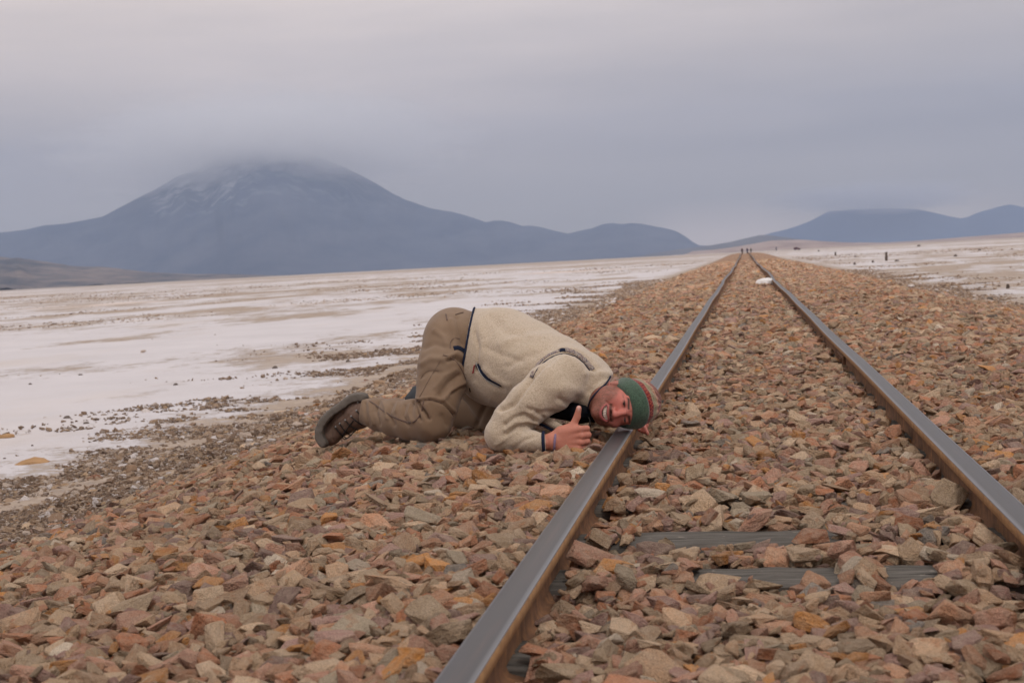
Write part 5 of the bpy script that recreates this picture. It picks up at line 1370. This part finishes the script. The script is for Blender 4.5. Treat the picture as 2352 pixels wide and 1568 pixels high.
# eyes
m, bb, bs = new_mat('eyeball'); vc = bb.n('ShaderNodeVertexColor', layer_name='Col').outputs[0]; finish(bb, bs, vc, 0.08, None, 0, .6); M_EYE = m
for s_ in (1, -1):
    th = np.linspace(0, math.pi, 20); ph = np.linspace(0, 2 * math.pi, 24, endpoint=False); r = .0118; c = np.array((s_ * .031, .0772, -.0002)); Vt = []; cc = []
    gaze = np.array((s_ * -.03, 1.0, 0.02)); gaze /= np.linalg.norm(gaze)
    for t_ in th:
        for p_ in ph:
            d_ = np.array((math.sin(t_) * math.cos(p_), math.cos(t_), math.sin(t_) * math.sin(p_))); Vt.append(fromhead(c + d_ * r * np.array((1.1, 1.0, 1.0))))
            g = math.acos(max(-1, min(1, float(d_ @ gaze)))); cc.append((.008, .007, .007) if g < .24 else ((.035, .022, .016) if g < .60 else (.42, .35, .32)))
    Ft = [(i * 24 + k, i * 24 + (k + 1) % 24, (i + 1) * 24 + (k + 1) % 24, (i + 1) * 24 + k) for i in range(19) for k in range(24)]
    padd('eye', np.array(Vt), np.array(Ft), [M_EYE], cols=np.array(cc))

# ------------------------------------------------------------------ knitted hat
tau = R_(30); hn = np.array((0, -math.sin(tau), math.cos(tau))); w0 = hn @ np.array((0, .088, .0285))
def hat_sdf(q):
    w = q @ hn - w0
    d = ell(q, (0, -.020, .040), (.080, .103, .0935)) - .006
    cuff = ell(q, (0, -.020, .036), (.082, .105, .093)) - .0135
    cuff = smax(cuff, np.abs(w - .029) - .0305, .010)
    crown = smax(d, -(w - .03), .004)
    d = smin(crown, cuff, .004)
    slack = .0022 * np.sin(np.arctan2(q[..., 0], q[..., 1]) * 9 + w * 40)
    return d + slack * np.clip((w - .06) / .05, 0, 1)
def hat_w(P): return hat_sdf(tohead(P))
V, F = sdf_mesh(hat_w, HO + np.array((-.09, -.14, -.15)), HO + np.array((.20, .14, .17)), 0.0024)
V = relax(V, F, 1, .4)
q = tohead(V); w = q @ hn - w0; ang = np.arctan2(q[:, 0], q[:, 1] + .02)
rib = np.sin(ang * 95) * .5 + .5
sp = vnoise(q, 260, 41, 2, .6)
green = np.array((.060, .100, .066)); hc = np.tile(green, (len(V), 1)) * (1 + .45 * sp + .1 * vnoise(q, 30, 42, 2))[:, None]
def hb_(mask, c):
    global hc
    m_ = np.clip(mask, 0, 1)[:, None]; hc = hc * (1 - m_) + np.array(c) * m_
band = lambda a_, c_: ((w > a_) & (w <= c_)).astype(float)
hb_(band(.0605, .086), (.150, .010, .016)); zz = np.abs(((ang * 6.5) % 1.0) - .5) * 2
hb_(band(.0605, .082) * (np.abs((w - .0725) - (zz - .5) * .014) < .0024), (.42, .09, .04))
hb_(band(.082, .106), (.30, .23, .14)); hb_(band(.088, .094) * (((ang * 9) % 1) < .5), (.14, .17, .09)); hb_(band(.097, .100) * (((ang * 14) % 1) < .4), (.30, .10, .08))
hb_(band(.106, .1125), (.40, .10, .05)); hb_(band(.106, .1125) * (((ang * 16) % 1) < .35), (.60, .48, .34))
hb_(band(.1125, .138), (.22, .085, .06)); hb_(band(.119, .125) * (((ang * 8) % 1) < .5), (.25, .10, .085)); hb_(band(.138, .30), (.17, .065, .05)); hb_(band(.147, .152), (.20, .03, .03))
hc = hc * (1 + .22 * vnoise(q, 420, 43, 1))[:, None] * (.9 + .16 * rib)[:, None]
m, bb, bs = new_mat('knitted_wool'); vc = bb.n('ShaderNodeVertexColor', layer_name='Col').outputs[0]; t = bb.n('ShaderNodeTexCoord').outputs['Object']
kn_ = bb.noise(t, 330.0, 3, 0.7); finish(bb, bs, bb.mix(1.0, vc, bb.ramp(kn_, [(0.3, 0.72), (0.7, 1.25)]), 'MULTIPLY'), 0.95, bb.bump(kn_, 0.7, 0.003), 0, .1); bs.inputs['Sheen Weight'].default_value = .3; M_KNIT = m
fw = w[F].mean(1); cut = .0600
def submesh(V, F, sel, C_):
    f = F[sel]; ids = np.unique(f); mp_ = np.full(len(V), -1); mp_[ids] = np.arange(len(ids)); return V[ids], mp_[f], C_[ids]
hat = bpy.data.objects.new('beanie', None); COL.objects.link(hat); hat.parent = person; hat['label'] = 'knitted beanie with a wide green cuff and red and beige patterned crown'
for nm, sel in (('beanie_cuff', fw <= cut), ('beanie_crown', fw > cut)):
    v_, f_, c_ = submesh(V, F, sel, hc); padd(nm, v_, f_, [M_KNIT], hat, cols=c_)

# bracelet with loose ends
def wrist_ring(w_, r, m=40, ecc=(1.0, 1.0)):
    return np.array([np.array((w_ + .004 * math.sin(2 * math.pi * k / m), -.003 + r * math.sin(2 * math.pi * k / m) * ecc[0], r * math.cos(2 * math.pi * k / m) * ecc[1])) @ HH + HX for k in range(m)])
M_BR = simple('purple_woven_thread', (0.23, 0.16, 0.24), 0.9, 400, 0.6, 0.6, 0.001)
V, F = tube3(wrist_ring(.010, .0292), [(.0042, .0028)] * 40, 8, close=True, flat=[np.array((math.cos(0), 0, 0))] * 40) if False else tube3(wrist_ring(.012, .0290), .0044 + .0008 * np.sin(np.arange(40) * 2.1), 8, close=True)
br = padd('bracelet', V, F, [M_BR])
e0 = np.array((.015, -.031, .006)) @ HH + HX
for dx in (0, .006):
    V, F = tube3([e0 + np.array((dx, 0, 0)), e0 + np.array((.004 + dx, -.014, -.003)), e0 + np.array((.004 + dx * 1.5, -.030, -.006))], .0017, 6); padd('bracelet_tail', V, F, [M_BR], br)
print('person', round(time.time() - T0, 1))

# ------------------------------------------------------------------ tiny people and a vehicle far down the line
def far_person(x, y, h, top, bot, label, arm=0.0):
    z0 = float(rise(y)) - 0.12
    def s(P):
        d = smin(cap(P, (-.09, 0, .05), (-.08, 0, .85), .07, .09), cap(P, (.10, .06, .05), (.08, 0, .85), .07, .09), .04)
        d = smin(d, cap(P, (0, 0, .88), (0, 0, 1.36), .15, .19), .06)
        d = smin(d, cap(P, (-.21, 0, 1.38), (-.27 - arm, .03, .86), .06, .05), .04); d = smin(d, cap(P, (.21, 0, 1.38), (.27, .05, .86), .06, .05), .04)
        return smin(d, ell(P, (0, 0, 1.63), (.085, .10, .125)), .04)
    V, F = sdf_mesh(s, np.array((-.42, -.26, -.06)), np.array((.42, .26, 1.8)), .035)
    V = V * (h / 1.75); cols = np.where(V[:, 2:3] > 1.5, np.array((.25, .13, .1)), np.where(V[:, 2:3] > .86, np.array(top), np.array(bot)))
    me = mesh_np('person', V, F); set_col(me, cols); o = add('person', me, None, [M_VC]); o.location = (x, y, z0); tag(o, label, 'person', 'people far down the track')
m, bb, bs = new_mat('far_clothes'); finish(bb, bs, bb.n('ShaderNodeVertexColor', layer_name='Col').outputs[0], .9, None, 0, .1); M_VC = m
far_person(-0.75, 395, 1.80, (.05, .03, .03), (.05, .04, .04), 'leftmost and darkest of the three tiny figures at the end of the track')
far_person(0.65, 400, 1.78, (.06, .05, .09), (.12, .11, .13), 'middle one of the three tiny figures at the end of the track')
far_person(1.70, 410, 1.74, (.16, .17, .16), (.20, .19, .19), 'rightmost and palest of the three tiny figures at the end of the track')
cp = salt_xy(1831, 574.2); 
car = empty('parked_car', cp, R_(25)); car.scale = (1.2,) * 3; tag(car, 'distant dark red off-road vehicle parked on the salt right of the track', 'car')
M_CARP = simple('dark_red_paint', (0.10, 0.022, 0.025), 0.4, 5, .1, 0, .001); M_GL = simple('dark_glass', (.02, .025, .03), .1, 5, .1, 0, .001); M_TY = simple('tyre_rubber', (.02, .02, .02), .9)
def loft_car():
    bm = bmesh.new(); sec = [(-2.1, .5, 1.05), (-2.05, .45, 1.75), (-1.2, .42, 1.95), (.2, .42, 1.92), (.75, .42, 1.25), (1.9, .45, 1.12), (2.1, .55, .8)]
    rows = []
    for x, zb_, zt in sec:
        w_ = .88; tw = .74 if zt > 1.3 else .84
        rows.append([bm.verts.new(p) for p in ((x, -w_, zb_), (x, -w_, min(zt, 1.12)), (x, -tw, zt), (x, tw, zt), (x, w_, min(zt, 1.12)), (x, w_, zb_))])
    for i in range(len(rows) - 1):
        for j in range(6): bm.faces.new((rows[i][j], rows[i][(j + 1) % 6], rows[i + 1][(j + 1) % 6], rows[i + 1][j]))
    bm.faces.new(rows[0]); bm.faces.new(rows[-1][::-1]); return bm
bm_obj('car_body', loft_car(), [M_CARP], car)
for sgn in (-1, 1):
    bm = bmesh.new(); bx(bm, (-.75, sgn * .835, 1.48), (2.3, .03, .42), .01); bm_obj('side_window', bm, [M_GL], car)
bm = bmesh.new(); bx(bm, (-2.09, 0, 1.42), (.03, 1.3, .42), .01); bm_obj('rear_window', bm, [M_GL], car)
for x in (-1.35, 1.35):
    for sgn in (-1, 1):
        bm = bmesh.new(); bmesh.ops.create_cone(bm, cap_ends=True, segments=18, radius1=.38, radius2=.38, depth=.26, matrix=Matrix.Translation((x, sgn * .82, .38)) @ Matrix.Rotation(math.pi / 2, 4, 'X')); bm_obj('wheel', bm, [M_TY], car)
print('all', round(time.time() - T0, 1))
